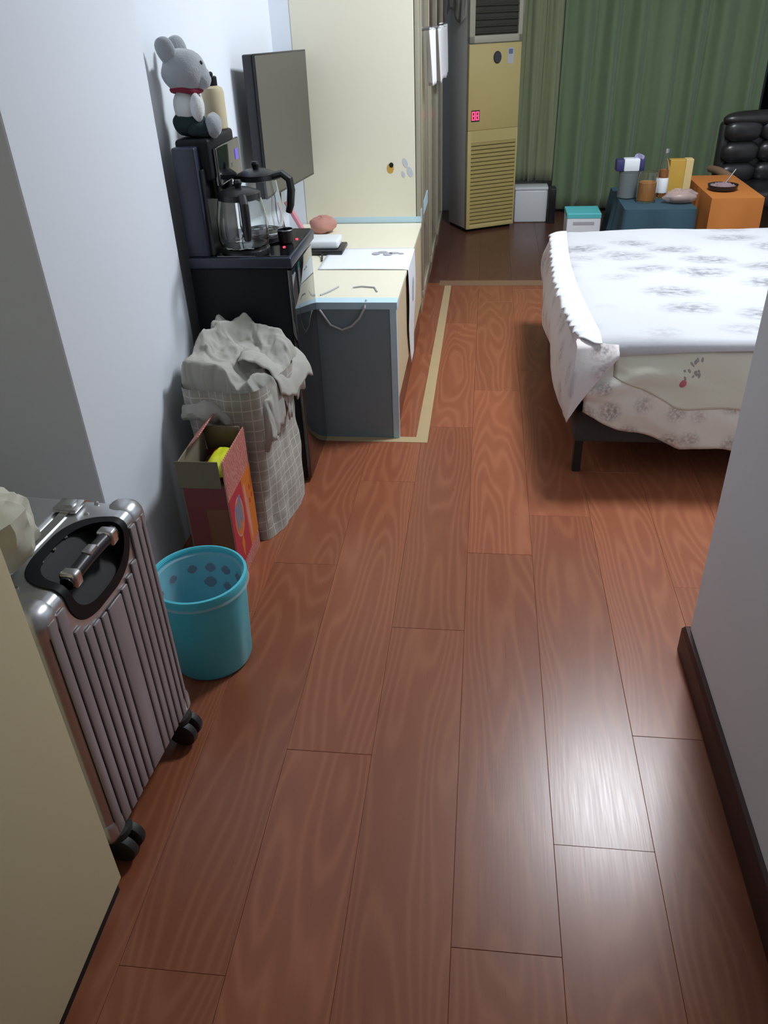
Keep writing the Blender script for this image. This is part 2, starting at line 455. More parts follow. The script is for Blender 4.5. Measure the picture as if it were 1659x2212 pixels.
struct('wall_left', MB().box(X_WALL - 0.12, X_WALL, 2.305, Y_BACK, -0.0095, Z_CEIL), 'wall', smooth=False)
struct('wall_left_return', MB().box(X_WALL, -0.843, 3.872, Y_BACK, -0.0095, Z_CEIL), 'wall', smooth=False)
struct('wall_left_pier', MB().box(X_NICHE, X_PIER, 1.545, 2.305, -0.0095, Z_CEIL, 0.003, 1), 'wall')
struct('wall_left_hall', MB().box(X_NICHE - 0.12, X_NICHE, Y_FRONT, 2.305, -0.0095, Z_CEIL), 'wall', smooth=False)
struct('wall_right_hall', MB().box(0.535, X_RIGHT, Y_FRONT, 1.55, -0.0095, Z_CEIL, 0.003, 1), 'wall')
struct('wall_right', MB().box(X_RIGHT, X_RIGHT + 0.12, 1.55, Y_BACK, -0.0095, Z_CEIL), 'wall', smooth=False)
struct('wall_front', MB().box(X_NICHE - 0.12, 0.535, Y_FRONT - 0.12, Y_FRONT, -0.0095, Z_CEIL), 'wall', smooth=False)
# back wall around a window
wb = MB()
wb.box(X_WALL - 0.12, 0.30, Y_BACK, Y_BACK + 0.12, -0.0095, Z_CEIL)
wb.box(2.3, X_RIGHT + 0.12, Y_BACK, Y_BACK + 0.12, -0.0095, Z_CEIL)
wb.box(0.30, 2.3, Y_BACK, Y_BACK + 0.12, -0.0095, 0.25)
wb.box(0.30, 2.3, Y_BACK, Y_BACK + 0.12, 2.3, Z_CEIL)
struct('wall_back', wb, 'wall', smooth=False)
win = thing('window_1', None, None, (1.3, Y_BACK, 0.25)); tag(win, kind='structure')
fr = MB()
fr.box(0.30, 2.3, Y_BACK + 0.03, Y_BACK + 0.08, 0.25, 0.30); fr.box(0.30, 2.3, Y_BACK + 0.03, Y_BACK + 0.08, 2.25, 2.3)
for xx in (0.30, 1.275, 2.25): fr.box(xx, xx + 0.05, Y_BACK + 0.03, Y_BACK + 0.08, 0.30, 2.25)
fr.build('window_frame', 'white_plastic', win, off=(1.3, Y_BACK, 0.25), smooth=False)
for xx in (0.35, 1.325):
    MB().box(xx, xx + 0.925, Y_BACK + 0.05, Y_BACK + 0.058, 0.30, 2.25).build('pane', 'night', win, off=(1.3, Y_BACK, 0.25), smooth=False)
struct('ceiling', MB().box(X_NICHE - 0.12, X_RIGHT + 0.12, Y_FRONT - 0.12, Y_BACK + 0.12, Z_CEIL, Z_CEIL + 0.1), 'ceiling', smooth=False)

# dark skirting of the right hall wall, wrapped round its corner
prof = [(0.0, 0.0), (-0.015, 0.0), (-0.015, 0.068), (-0.009, 0.080), (0.0, 0.083)]
bb = MB(); rows = []
for (cx, cy, dx, dy) in ((0.535, Y_FRONT, 1, 0), (0.535, 1.55, 1, -1), (X_RIGHT, 1.55, 0, -1)):
    rows.append([bb.bm.verts.new((cx + p[0] * dx, cy + p[0] * dy, p[1])) for p in prof])
for a, b in zip(rows[:-1], rows[1:]):
    for k in range(len(prof) - 1): bb.bm.faces.new((a[k], b[k], b[k + 1], a[k + 1]))
struct('baseboard_right', bb, 'base', angle=20)

# ceiling lamp, out of the frame, lights the room and mirrors in the floor
lamp = thing('ceiling_lamp', 'round white ceiling lamp mirrored as the bright patch on the floor', 'lamp', LAMP_POS)
MB().lathe([(0.0, 0.018), (0.27, 0.018), (0.275, 0.0), (0.27, -0.05), (0.255, -0.055), (0.255, -0.03)], seg=48).build('rim', 'lamp_white', lamp)
MB().lathe([(0.0, -0.075), (0.12, -0.073), (0.20, -0.066), (0.254, -0.048)], seg=48).build('diffuser', 'lamp_glow', lamp)

# ------------------------------------------------------------------ tape on the floor
tp = thing('floor_tape', 'tan tape outline stuck on the floor around the low cabinet', 'tape', (-0.2, 2.68, 0))
o0 = (-0.2, 2.68, 0)
MB().box(-0.58, -0.187, 2.650, 2.693, 0.0, 0.0012).build('strip', 'tape', tp, off=o0, smooth=False)
MB().prism([(-0.232, 2.693), (-0.187, 2.693), (-0.178, 4.62), (-0.216, 4.62)], 2, 0.0, 0.0010).build('strip', 'tape', tp, off=o0, smooth=False)
MB().box(-0.25, 2.3, 4.62, 4.72, 0.0, 0.0012).build('strip', mottled('brown_tape', (0.25, 0.145, 0.085), (0.28, 0.165, 0.10), 0.5, 10), tp, off=o0, smooth=False)

# ------------------------------------------------------------------ near cream cabinet at the left
hc = thing('hall_cabinet', 'tall aged cream cabinet at the near left, hiding part of the suitcase', 'cabinet', (-0.9, 0.4, 0))
o0 = (-0.9, 0.4, 0)
MB().box(-1.20, -0.665, -0.35, 0.812, 0.045, 2.2, 0.002, 1).build('carcass', 'cream_old', hc, off=o0)
for ya, yb in ((-0.349, 0.228), (0.232, 0.814)):
    d = MB().box(-0.664, -0.642, ya, yb, 0.032, 2.195, 0.002, 2).build('door', 'cream_old', hc, off=o0)
    hy = 0.20 if ya < 0 else 0.26
    MB().tube([(-0.643, hy, 1.0), (-0.618, hy, 1.01), (-0.618, hy, 1.11), (-0.643, hy, 1.12)], 0.005).build('handle', 'steel', d, off=o0)
MB().box(-1.18, -0.650, -0.34, 0.808, 0.0, 0.045).build('plinth', 'black_matt', hc, off=o0, smooth=False)

# ------------------------------------------------------------------ suitcase
def superellipse(a, b, n, seg=48):
    pts = []
    for k in range(seg):
        th = 2 * PI * k / seg; c, s = math.cos(th), math.sin(th)
        pts.append((a * abs(c) ** (2 / n) * (1 if c >= 0 else -1), b * abs(s) ** (2 / n) * (1 if s >= 0 else -1)))
    return pts
def roundrect(hy, z0, z1, r, seg=6):
    pts = []
    for (cy, cz, a0) in ((hy - r, z1 - r, 0), (-hy + r, z1 - r, PI / 2), (-hy + r, z0 + r, PI), (hy - r, z0 + r, 1.5 * PI)):
        for k in range(seg + 1):
            a = a0 + PI / 2 * k / seg; pts.append((cy + r * math.cos(a), cz + r * math.sin(a)))
    return pts
def round_shell(hy, z0, z1, r, x0, x1, er, seg=8):
    """rounded-rectangle slab along x with rounded front edge at x1"""
    mb = MB(); rings = []
    steps = [(x0, 0.0)] + [(x1 - er + er * math.sin(PI / 2 * k / 5), er - er * math.cos(PI / 2 * k / 5)) for k in range(6)]
    for (x, ins) in steps:
        rings.append([mb.bm.verts.new((x, p[0], p[1])) for p in roundrect(hy - ins, z0 + ins, z1 - ins, max(r - ins, 0.005), seg)])
    n = len(rings[0])
    for a, b in zip(rings[:-1], rings[1:]):
        for k in range(n): mb.bm.faces.new((a[k], a[(k + 1) % n], b[(k + 1) % n], b[k]))
    mb.bm.faces.new(rings[0]); mb.bm.faces.new(rings[-1])
    return mb
SZ0, SZ1, SHY = 0.068, 0.628, 0.186
suit = thing('suitcase', 'silver and mauve ribbed aluminium suitcase on black wheels', 'suitcase', (-0.763, 1.045, 0), math.radians(-5))
shell = round_shell(SHY, SZ0, SZ1, 0.05, 0.008, 0.118, 0.022).build('front_shell', 'silver', suit)
diag = Matrix.Rotation(math.radians(45), 4, 'Y')    # local z -> (1,0,1)
def diag_prism(a, b, n, h0, h1):
    mb = MB().prism(superellipse(b, a, n), 2, h0, h1)
    return mb.xf(Matrix.Translation((0.118 - 0.012, 0, SZ1 - 0.012)) @ diag)
outer = diag_prism(0.108, 0.072, 2.8, -0.05, 0.1).build('cut', 'black', suit, smooth=False)
shell2 = round_shell(SHY + 0.003, SZ0 - 0.003, SZ1 + 0.003, 0.053, 0.008, 0.121, 0.022)
cup = shell2.build('handle_cup', 'black', suit)
boolean(shell, outer, 'DIFFERENCE'); boolean(cup, outer, 'INTERSECT'); drop(outer)
inner = diag_prism(0.092, 0.056, 2.6, -0.04, 0.1).build('cut', 'black', suit, smooth=False)
boolean(cup, inner, 'DIFFERENCE'); drop(inner)
cup.data.materials.clear(); cup.data.materials.append(MAT['cup_black'])
smooth(shell, 30); smooth(cup, 30)
round_shell(SHY, SZ0, SZ1, 0.05, -0.118, -0.010, 0.02).xf(Matrix.Identity(4)).build('back_shell', 'silver', suit)
fo = roundrect(SHY + 0.003, SZ0 - 0.003, SZ1 + 0.003, 0.052, 8); mbf = MB(); rr = []
for x, ins in ((-0.010, 0.004), (-0.010, 0.0), (0.008, 0.0), (0.008, 0.004)):
    rr.append([mbf.bm.verts.new((x, p[0] * (1 - ins / SHY), p[1] + (ins if p[1] < 0.3 else -ins))) for p in fo])
for a, b in zip(rr[:-1], rr[1:]):
    for k in range(len(fo)): mbf.bm.faces.new((a[k], a[(k + 1) % len(fo)], b[(k + 1) % len(fo)], b[k]))
mbf.build('frame', 'steel', suit)
# ribs of the front face, parted by dark grooves
lines = [0.0, 0.075, 0.16, 0.235, 0.31, 0.385, 0.455, 0.61, 0.685, 0.755, 0.825, 0.895, 0.955, 1.0]
MB().box(0.117, 0.1195, -0.166, 0.166, SZ0 + 0.02, SZ1 - 0.112, 0.001, 1).build('groove_panel', 'groove', suit)
for s in (-1, 1):
    MB().box(0.117, 0.1195, s * 0.140 - 0.026, s * 0.140 + 0.026, SZ1 - 0.112, SZ1 - 0.03, 0.001, 1).build('groove_panel', 'groove', suit)
for a, b in zip(lines[:-1], lines[1:]):
    ya, yb = -0.168 + a * 0.336 + 0.0028, -0.168 + b * 0.336 - 0.0028
    ym = abs((ya + yb) / 2)
    top = SZ1 - 0.024
    if ym < 0.118:
        e = (1 - min(1, (ym / 0.114)) ** 2.8) ** (1 / 2.8)
        top = SZ1 - 0.030 - 0.085 * e
    MB().box(0.1185, 0.1235, ya, yb, SZ0 + 0.018, top, 0.0018, 2).build('rib', 'mauve', suit)
for sy in (-1, 1):
    c = (0.088, sy * (SHY - 0.033), SZ1 - 0.033)
    MB().box(c[0] - 0.034, c[0] + 0.034, c[1] - 0.037, c[1] + 0.037, c[2] - 0.037, c[2] + 0.037, 0.030, 5).build('corner_guard', 'silver', suit)
    c = (0.100, sy * (SHY - 0.028), SZ0 + 0.028)
    MB().box(c[0] - 0.022, c[0] + 0.022, c[1] - 0.031, c[1] + 0.031, c[2] - 0.031, c[2] + 0.031, 0.020, 4).build('corner_guard', 'silver', suit)
# carry handle across the cup
hx, hz = 0.108, SZ1 - 0.010
bar = MB().tube([(hx, -0.078 + 0.156 * k / 12, hz + 0.004 * math.sin(PI * k / 12)) for k in range(13)], 0.0125, 12).build('handle', 'black', suit)
for s in (-1, 1):
    MB().box(hx - 0.017, hx + 0.015, s * 0.062 - 0.012, s * 0.062 + 0.012, hz - 0.014, hz + 0.016, 0.006, 3).build('bracket', 'steel', bar)
MB().box(hx - 0.008, hx + 0.010, -0.012, 0.014, hz + 0.010, hz + 0.0185, 0.003, 2).build('badge', 'steel', bar)
for yy in (-0.115, 0.125):
    l = MB().box(-0.026, 0.022, yy - 0.020, yy + 0.020, SZ1 + 0.001, SZ1 + 0.010, 0.003, 2).build('latch', 'steel', suit)
    MB().box(-0.008, 0.012, yy - 0.011, yy + 0.011, SZ1 + 0.009, SZ1 + 0.015, 0.002, 2).build('key_plate', 'silver', l)
for k in range(9):
    MB().lathe([(0.0, 0.003), (0.004, 0.0025), (0.005, 0.0)], (0.040, -0.15 + k * 0.0375, SZ1 - 0.0005), 10).build('rivet', 'steel', suit)
MB().box(-0.085, -0.042, -0.075, 0.075, SZ1 - 0.002, SZ1 + 0.006, 0.004, 2).build('trolley_base', 'black', suit)
MB().tube([(-0.064, -0.06, SZ1 + 0.004), (-0.064, -0.058, SZ1 + 0.018), (-0.064, -0.045, SZ1 + 0.024), (-0.064, 0.045, SZ1 + 0.024), (-0.064, 0.058, SZ1 + 0.018), (-0.064, 0.06, SZ1 + 0.004)], 0.010, 10).build('trolley_grip', 'steel', suit)
for sx in (-0.080, 0.098):
    for sy in (-1, 1):
        yy = sy * 0.146
        w = MB().lathe([(0.0, 0.078), (0.030, 0.076), (0.033, 0.066), (0.026, 0.052), (0.012, 0.050), (0.0, 0.050)], (sx, yy, 0), 20).build('wheel_housing', 'wheel', suit)
        for q in (-0.016, 0.016):
            mbw = MB().lathe([(0.0, -0.012), (0.024, -0.012), (0.0315, -0.008), (0.033, 0.0), (0.0315, 0.008), (0.024, 0.012), (0.0, 0.012)], seg=24)
            mbw.xf(Matrix.Translation((sx + 0.014, yy + q, 0.033)) @ Matrix.Rotation(PI / 2, 4, 'X')).build('wheel', 'wheel', w)

# cloth bag lying on the suitcase, half hidden by the cabinet
def bag_f(u, v):
    th = 2 * PI * u
    ph = PI * (v - 0.5)
    n = 0.22 * (0.5 - abs(fbm(math.cos(th) * 1.5 + 3, math.sin(th) * 1.5, v * 2.6))) + 0.22 * fbm(math.cos(th) * 2.4 + 3, math.sin(th) * 2.4, v * 3.4)
    r = (abs(math.cos(ph)) ** 0.55) * (1 + n)
    z = math.sin(ph); z = (abs(z) ** 0.8) * (1 if z > 0 else -1)
    return Vector((-0.785 + 0.070 * r * math.cos(th), 0.965 + 0.085 * r * math.sin(th), 0.700 + 0.058 * z * (1 + 0.5 * n) + 0.012 * math.cos(th) * r))
bag = thing('cloth_bag', 'crumpled cream cloth bag lying on the suitcase top', 'bag', (-0.800, 0.965, 0.642))
MB().grid(bag_f, 40, 24, wrap=True).build('sack', 'cream_cloth', bag, off=(-0.800, 0.965, 0.642))
MB().tube([(-0.79, 0.915, 0.745), (-0.765, 0.93, 0.757), (-0.755, 0.965, 0.76), (-0.765, 1.0, 0.757), (-0.79, 1.015, 0.745)], 0.004).build('drawstring', 'cream_cloth', bag, off=(-0.800, 0.965, 0.642))

# ------------------------------------------------------------------ turquoise bin
BC = (-0.660, 1.455, 0.0)
bucket = thing('waste_bin', 'round turquoise plastic waste bin beside the suitcase', 'bin', BC)
HB = 0.262
MB().lathe([(0.0, 0.002), (0.086, 0.0), (0.096, 0.004), (0.100, 0.014), (0.112, HB - 0.035), (0.113, HB), (0.1095, HB), (0.108, HB - 0.035), (0.095, 0.016), (0.0, 0.012)], seg=56).build('body', 'turquoise', bucket)
MB().lathe([(0.1085, HB - 0.004), (0.112, HB + 0.003), (0.1175, HB + 0.002), (0.1195, HB - 0.004), (0.1185, HB - 0.022), (0.1135, HB - 0.026)], seg=56).build('rim', 'turquoise', bucket)
def inner_r(z): return 0.0945 + (z - 0.016) / (HB - 0.051) * 0.0130
for (ang, z, s) in ((150, 0.200, .011), (120, 0.205, .012), (95, 0.203, .013), (72, 0.200, .013), (48, 0.195, .012), (98, 0.160, .016), (72, 0.150, .013), (30, 0.17, .011), (180, 0.19, .012), (215, 0.19, .012), (250, 0.19, .012), (290, 0.19, .012), (330, 0.19, .012)):
    a0 = math.radians(ang); mb = MB()
    cols = []
    for i in range(4):
        col = []
        for j in range(4):
            du = (i / 3 - 0.5) * 2; dv = (j / 3 - 0.5) * 2
            if abs(du) == 1 and abs(dv) == 1: du *= 0.62; dv *= 0.62
            zz = z + dv * s; aa = a0 + du * s / 0.105
            r = inner_r(zz) - 0.0012
            col.append(mb.bm.verts.new((r * math.cos(aa), r * math.sin(aa), zz)))
        cols.append(col)
    for i in range(3):
        for j in range(3): mb.bm.faces.new((cols[i][j], cols[i + 1][j], cols[i + 1][j + 1], cols[i][j + 1]))
    mb.build('printed_flower', 'plum_ink', bucket)
def liner(u, v):
    th = 2 * PI * u
    z = HB + 0.004 - v * (HB - 0.03) if v > 0.08 else HB + 0.004 - (0.08 - v) * 0.35
    zz = max(min(z, HB - 0.035), 0.016)
    r = inner_r(zz) - 0.004 - 0.012 * v * (0.5 + 0.9 * fbm(math.cos(th) * 3, math.sin(th) * 3, v * 4))
    if v <= 0.08: r = 0.1215 if v == 0 else 0.114
    if v > 0.93: r *= 0.6
    return Vector((r * math.cos(th), r * math.sin(th), max(z, 0.024)))
MB().grid(liner, 56, 24, wrap=True).build('liner', 'film', bucket)

# ------------------------------------------------------------------ snack carton
CB = (-0.735, 1.86, 0)
carton = thing('carton', 'open snack carton printed red and orange behind the bin', 'box', CB)
cx0, cx1, cy0, cy1, ch = -0.786, -0.662, 1.745, 1.960, 0.405
th = 0.004
MB().box(cx1 - th, cx1, cy0, cy1, 0.0, ch, 0.0008, 1).build('front_panel', 'wavy', carton, off=CB)
MB().box(cx0, cx0 + th, cy0, cy1, 0.0, ch, 0.0008, 1).build('back_panel', 'kraft', carton, off=CB)
MB().box(cx0 + th, cx1 - th, cy0, cy0 + th, 0.0, ch - 0.075, 0.0008, 1).build('end_panel', 'maroon', carton, off=CB)
MB().box(cx0 + th, cx1 - th, cy1 - th, cy1, 0.0, ch - 0.075, 0.0008, 1).build('end_panel', 'maroon', carton, off=CB)
MB().box(cx0 + th, cx1 - th, cy0 + th, cy1 - th, 0.0, 0.004).build('bottom_panel', 'kraft', carton, off=CB)
# near end: flap folded up, band of plain board, printed area below
MB().box(cx0 - 0.006, cx1 - 0.012, cy0 - 0.003, cy0 - 0.0005, ch - 0.078, ch + 0.004, 0.0008, 1).build('flap', 'kraft', carton, off=CB)
mb = MB(); mb.box(cx0 + 0.058, cx1 - 0.004, cy0 - 0.0010, cy0 - 0.0002, 0.004, 0.26)
mb.build('printed_area', 'brown_print', carton, off=CB, smooth=False)
# far flap and back flap leaning out
mb = MB(); mb.grid(lambda u, v: Vector((cx0 + 0.003 + 0.035 * v, cy0 + 0.075 + u * 0.150, ch + 0.034 * v - 0.001)), 4, 4)
mb.build('flap', 'wavy', carton, off=CB, solid=0.003)
mb = MB(); mb.grid(lambda u, v: Vector((cx0 + 0.008 + u * 0.108, cy1 - 0.001 - 0.015 * v, ch - 0.077 + 0.085 * v)), 4, 4)
mb.build('flap', 'kraft', carton, off=CB, solid=0.003)
# print on the front panel (u near->far, v top->bottom)
def fp(u, v): return (cy0 + u * (cy1 - cy0), ch * (1 - v))
def decal(poly, mat, name, d=0.0006):
    MB().prism([fp(*p) for p in poly], 0, cx1 - 0.0004, cx1 + d).build(name, mat, carton, off=CB, smooth=False)
decal([(0, .30), (.56, .30), (.62, .88), (0, .88)], 'red_print', 'printed_area')
decal([(.54, .30), (1, .29), (1, .86), (.60, .88)], 'orange_print', 'printed_area', 0.0005)
decal([(.60, .38), (.67, .36), (.73, .56), (.75, .80), (.68, .86), (.62, .60)], 'pink_print', 'printed_ribbon', 0.0008)
decal([(.10 + .21 + .19 * math.cos(a), .52 + .155 * math.sin(a)) for a in [k * PI / 12 for k in range(24)]], 'pink_print', 'printed_oval', 0.0009)
decal([(.10 + .21 + .165 * math.cos(a), .52 + .138 * math.sin(a)) for a in [k * PI / 12 for k in range(24)]], 'orange_print', 'printed_oval', 0.0012)
for (ua, ub, va, vb) in ((.18, .29, .40, .60), (.32, .42, .37, .58)):
    decal([(ua, va + .02), (ua + .04, va), (ub, va), (ub + .01, vb), (ua + .02, vb), (ua - .01, va + .1)], 'blue_print', 'printed_letter', 0.0015)
decal([(.24, .72), (.33, .66), (.36, .75), (.30, .86), (.26, .80)], 'orange_print', 'printed_mark', 0.0010)
for (u0, v0) in ((.84, .42), (.90, .50), (.80, .52)):
    decal([(u0, v0), (u0 + .04, v0 + .02), (u0 + .03, v0 + .05), (u0 - .01, v0 + .04)], 'red_print', 'printed_mark', 0.0008)
def packet(c, s, seed):
    return lambda u, v: Vector((c[0] + (u - .5) * s[0], c[1] + (v - .5) * s[1], c[2] + s[2] * (1 - (2 * u - 1) ** 4) * (1 - (2 * v - 1) ** 4) + 0.006 * fbm(u * 4, v * 4, seed)))
pk = thing('snack_packet', 'bright yellow snack packet inside the open carton', 'packet', (-0.70, 1.84, 0.30))
mb = MB(); mb.grid(packet((-0.705, 1.85, 0.345), (0.07, 0.15, 0.028), 1), 16, 16); mb.grid(lambda u, v: packet((-0.705, 1.85, 0.345), (0.07, 0.15, -0.02), 1)(u, v), 16, 16)
mb.build('pouch', 'yellow', pk, off=(-0.70, 1.84, 0.30))
MB().box(-0.741, -0.735, 1.775, 1.925, 0.342, 0.352).build('seal', 'red_print', pk, off=(-0.70, 1.84, 0.30))
MB().box(cx0 + 0.01, cx1 - 0.01, cy0 + 0.012, cy1 - 0.012, 0.004, 0.318, 0.004, 2).build('inner_tray', 'kraft', carton, off=CB)

# ------------------------------------------------------------------ laundry bag
LB = (-0.715, 2.15, 0)
laundry = thing('laundry_bag', 'tall checked khaki fabric laundry bag with crumpled top beside tea machine', 'bag', LB)
hx_, hy_ = 0.125, 0.165
def body_f(u, v):
    th = 2 * PI * u
    c, s = math.cos(th), math.sin(th)
    k = (abs(c) ** 5 + abs(s) ** 5) ** (-1 / 5)
    z = v * 0.50
    w = 0.012 * fbm(math.cos(th) * 2.2, math.sin(th) * 2.2, z * 5) + 0.010 * math.exp(-((z - 0.05) / 0.04) ** 2) * fbm(th * 3, 2, 1)
    sh = 1 - 0.05 * math.sin(PI * min(1, z / 0.48)) + 0.02 * z
    q = Matrix.Rotation(math.radians(-8), 3, 'Z') @ Vector(((hx_ * sh + w) * c * k + 0.012 * z, (hy_ * sh + w) * s * k, 0))
    return Vector((max(LB[0] + q.x, -0.893), LB[1] + q.y, max(z, 0.001)))
def body_uv(u, v):
    return (u * 1.19, v * 0.50)
MB().grid(body_f, 72, 40, wrap=True, uvf=body_uv).build('body', 'plaid', laundry, off=LB)
ROT = Matrix.Rotation(math.radians(-8), 3, 'Z')
def lrot(p):
    q = ROT @ (Vector(p) - Vector((LB[0], LB[1], 0))) + Vector((LB[0], LB[1], 0))
    q.x = max(q.x, -0.893)
    return q
def heap_f(u, v):
    # a crumpled flap of cloth heaped over the opening, higher at the wall
    x = -0.850 + 0.290 * u; y = 2.005 + 0.32 * v
    e = min(u, 1 - u, v, 1 - v)
    edge = max(0.0, 1 - e / 0.10)
    base = 0.640 - 0.135 * u ** 1.3 - 0.085 * (1 - v) * (1 - 0.5 * u)
    w1 = fbm(u * 1.6, v * 1.6, 4, 2); w2 = fbm(u * 1.6 + 7, v * 1.6, 9, 2)
    folds = 0.036 * (0.5 - abs(math.sin(3.2 * (u * 1.0 - v * 0.6) + 2.6 * w1))) + 0.022 * (0.5 - abs(math.sin(4.0 * (u * 0.6 + v) + 3.0 * w2))) \
        + 0.012 * fbm(u * 6, v * 6, 2.0)
    d = edge ** 1.6 * (0.10 + 0.06 * fbm(u * 6, v * 6, 11))
    if v < 0.1: d += edge ** 1.4 * 0.055 * (1 - u)
    xx = x + 0.012 * fbm(u * 6, v * 6, 5); yy = y + 0.014 * fbm(u * 6, v * 6, 8)
    pull = edge ** 2 * 0.012
    xx += pull if u < 0.5 else -pull
    yy += pull if v < 0.5 else -pull
    return lrot((xx, yy, max(base + folds - d, 0.30)))
MB().grid(heap_f, 90, 90).build('cover', 'khaki', laundry, off=LB, solid=0.003, angle=80)
def flop_f(u, v):
    # the corner of the cover that flops over the rim towards the room
    y = 2.10 + 0.22 * v
    a = u * 1.0
    x = -0.69 + 0.125 * math.sin(a * 1.5); z = 0.545 - 0.11 * a ** 2.0 - 0.02 * v + 0.014 * math.sin(7 * v + 2 * u) + 0.012 * fbm(u * 4, v * 4, 3)
    return lrot((x + 0.02 * v * u, y, z))
MB().grid(flop_f, 24, 24).build('cover_flap', 'khaki', laundry, off=LB, solid=0.003, angle=80)
def roll_f(u, v):
    th = 2 * PI * v
    r = 0.034 * (0.55 + 0.45 * math.sin(PI * min(max(u, .05), .95))) * (1 + 0.35 * fbm(u * 5, math.cos(th), math.sin(th)))
    return lrot((-0.835 + 0.19 * u, 2.002 + r * math.cos(th) - 0.005 * math.sin(5 * u), 0.418 + 0.02 * math.sin(4 * u) + r * 1.1 * math.sin(th)))
MB().grid(roll_f, 28, 16).build('cover_roll', 'khaki', laundry, off=LB)

# ------------------------------------------------------------------ tea machine
TB = (-0.73, 2.50, 0)
tea = thing('tea_machine', 'tall black tea bar machine with glossy front and kettles', 'appliance', TB)
tx0, tx1, ty0, ty1, tz = -0.888, -0.570, 2.345, 2.650, 0.742
MB().box(tx0, tx1 - 0.014, ty0, ty1, 0.012, tz, 0.004, 2).build('body', 'black_matt', tea, off=TB)
for xx in (tx0 + 0.03, tx1 - 0.05):
    for yy in (ty0 + 0.03, ty1 - 0.03):
        MB().lathe([(0.0, 0.0), (0.014, 0.0), (0.014, 0.014), (0.0, 0.014)], (xx, yy, 0), 12).build('foot', 'wheel', tea, off=TB)
d = MB().box(tx1 - 0.014, tx1, ty0 - 0.004, ty1, 0.015, tz - 0.004, 0.002, 2).build('front_door', 'black_glass', tea, off=TB)
MB().box(tx0 - 0.002, tx1 + 0.002, ty0 - 0.006, ty1 + 0.05, tz, tz + 0.034, 0.006, 3).build('worktop', 'navy', tea, off=TB)
MB().box(tx0 + 0.09, tx1 - 0.006, ty0 + 0.004, ty1 + 0.044, tz + 0.034, tz + 0.037, 0.001, 1).build('top_glass', 'black_glass', tea, off=TB)
for (xx, yy) in ((-0.612, 2.448), (-0.592, 2.545)):
    MB().lathe([(0.0, 0.0035), (0.004, 0.003), (0.0045, 0.0)], (xx, yy, tz + 0.0365), 12).build('indicator_light', 'led_dot', tea, off=TB)
# column at the back, hood above
zt = tz + 0.034
MB().box(-0.887, -0.818, ty0 + 0.002, ty1 - 0.01, zt, 1.080, 0.006, 3).build('column', 'navy', tea, off=TB)
MB().box(-0.820, -0.806, ty0 + 0.018, ty1 - 0.02, zt, 1.02, 0.002, 1).build('column_face', 'black', tea, off=TB)
MB().box(-0.885, -0.785, ty0 + 0.035, ty1 - 0.012, 0.985, 1.097, 0.010, 4).build('hood', 'black_matt', tea, off=TB)
MB().box(-0.789, -0.772, ty0 + 0.06, ty1 - 0.005, 0.965, 1.070, 0.005, 3).build('control_panel', 'black_glass', tea, off=TB)
MB().box(-0.7725, -0.7705, ty1 - 0.062, ty1 - 0.034, 1.012, 1.042, 0.0006, 1).build('display', 'led_violet', tea, off=TB)
for yy in (2.43, 2.56):
    MB().lathe([(0.012, 0.0), (0.014, 0.03), (0.022, 0.06)], (-0.797, yy, 0.93), 16).build('spout', 'black', tea, off=TB)
for (xx, yy, rr_) in ((-0.728, 2.425, 0.075), (-0.712, 2.585, 0.068)):
    MB().lathe([(0.0, 0.010), (rr_ - 0.006, 0.010), (rr_, 0.006), (rr_, 0.0)], (xx, yy, tz + 0.037), 36).build('hob', 'black', tea, off=TB)

def kettle(x, y, z, ang, label, s=1.0, hgt=0.135):
    k = thing('kettle', label, 'kettle', (x, y, z), ang, group='glass kettles on the tea machine')
    H = hgt
    MB().lathe([(0.0, 0.004), (0.052 * s, 0.0), (0.060 * s, 0.006), (0.064 * s, 0.025), (0.063 * s, H * .55), (0.055 * s, H * .9), (0.050 * s, H),
                (0.0485 * s, H), (0.0535 * s, H * .9), (0.0615 * s, H * .55), (0.0625 * s, 0.026), (0.058 * s, 0.009), (0.0, 0.007)], seg=40).build('glass_body', 'glass', k)
    MB().lathe([(0.050 * s, H - 0.012), (0.0535 * s, H - 0.010), (0.0535 * s, H + 0.006), (0.047 * s, H + 0.010)], seg=36).build('collar', 'black', k)
    l = MB().lathe([(0.0, H + 0.020), (0.030 * s, H + 0.018), (0.048 * s, H + 0.009), (0.048 * s, H + 0.004), (0.0, H + 0.004)], seg=36).build('lid', 'black', k)
    MB().lathe([(0.0, H + 0.042), (0.010, H + 0.041), (0.013, H + 0.034), (0.008, H + 0.018)], seg=20).build('knob', 'black', l)
    pts = [(0.050 * s, 0, H - 0.002), (0.078 * s, 0, H + 0.006), (0.098 * s, 0, H - 0.010), (0.101 * s, 0, H - 0.04), (0.095 * s, 0, H - 0.085), (0.088 * s, 0, H - 0.108)]
    mb = MB(); mb.tube(pts, 0.0125, 10, taper=[1, 1, 1.05, 1.05, 1, .85]); mb.build('handle', 'black', k)
    mb = MB(); mb.tube([(-0.046 * s, 0, H - 0.016), (-0.066 * s, 0, H - 0.002), (-0.078 * s, 0, H + 0.010)], 0.013, 10, taper=[1.2, .9, .7]); mb.build('pouring_spout', 'steel', k)
    return k
kettle(-0.728, 2.425, tz + 0.0475, math.radians(-68), 'nearer glass kettle with black handle on the tea machine', 1.2, 0.150)
kettle(-0.712, 2.585, tz + 0.0475, math.radians(-8), 'farther glass kettle with black handle on the tea machine', 1.1, 0.175)
cupo = thing('small_cup', 'small dark cup between kettles and the right machine edge', 'cup', (-0.617, 2.50, tz + 0.037))
MB().lathe([(0.0, 0.002), (0.018, 0.0), (0.022, 0.004), (0.025, 0.042), (0.0235, 0.042), (0.020, 0.006), (0.0, 0.005)], seg=28).build('body', 'black', cupo)
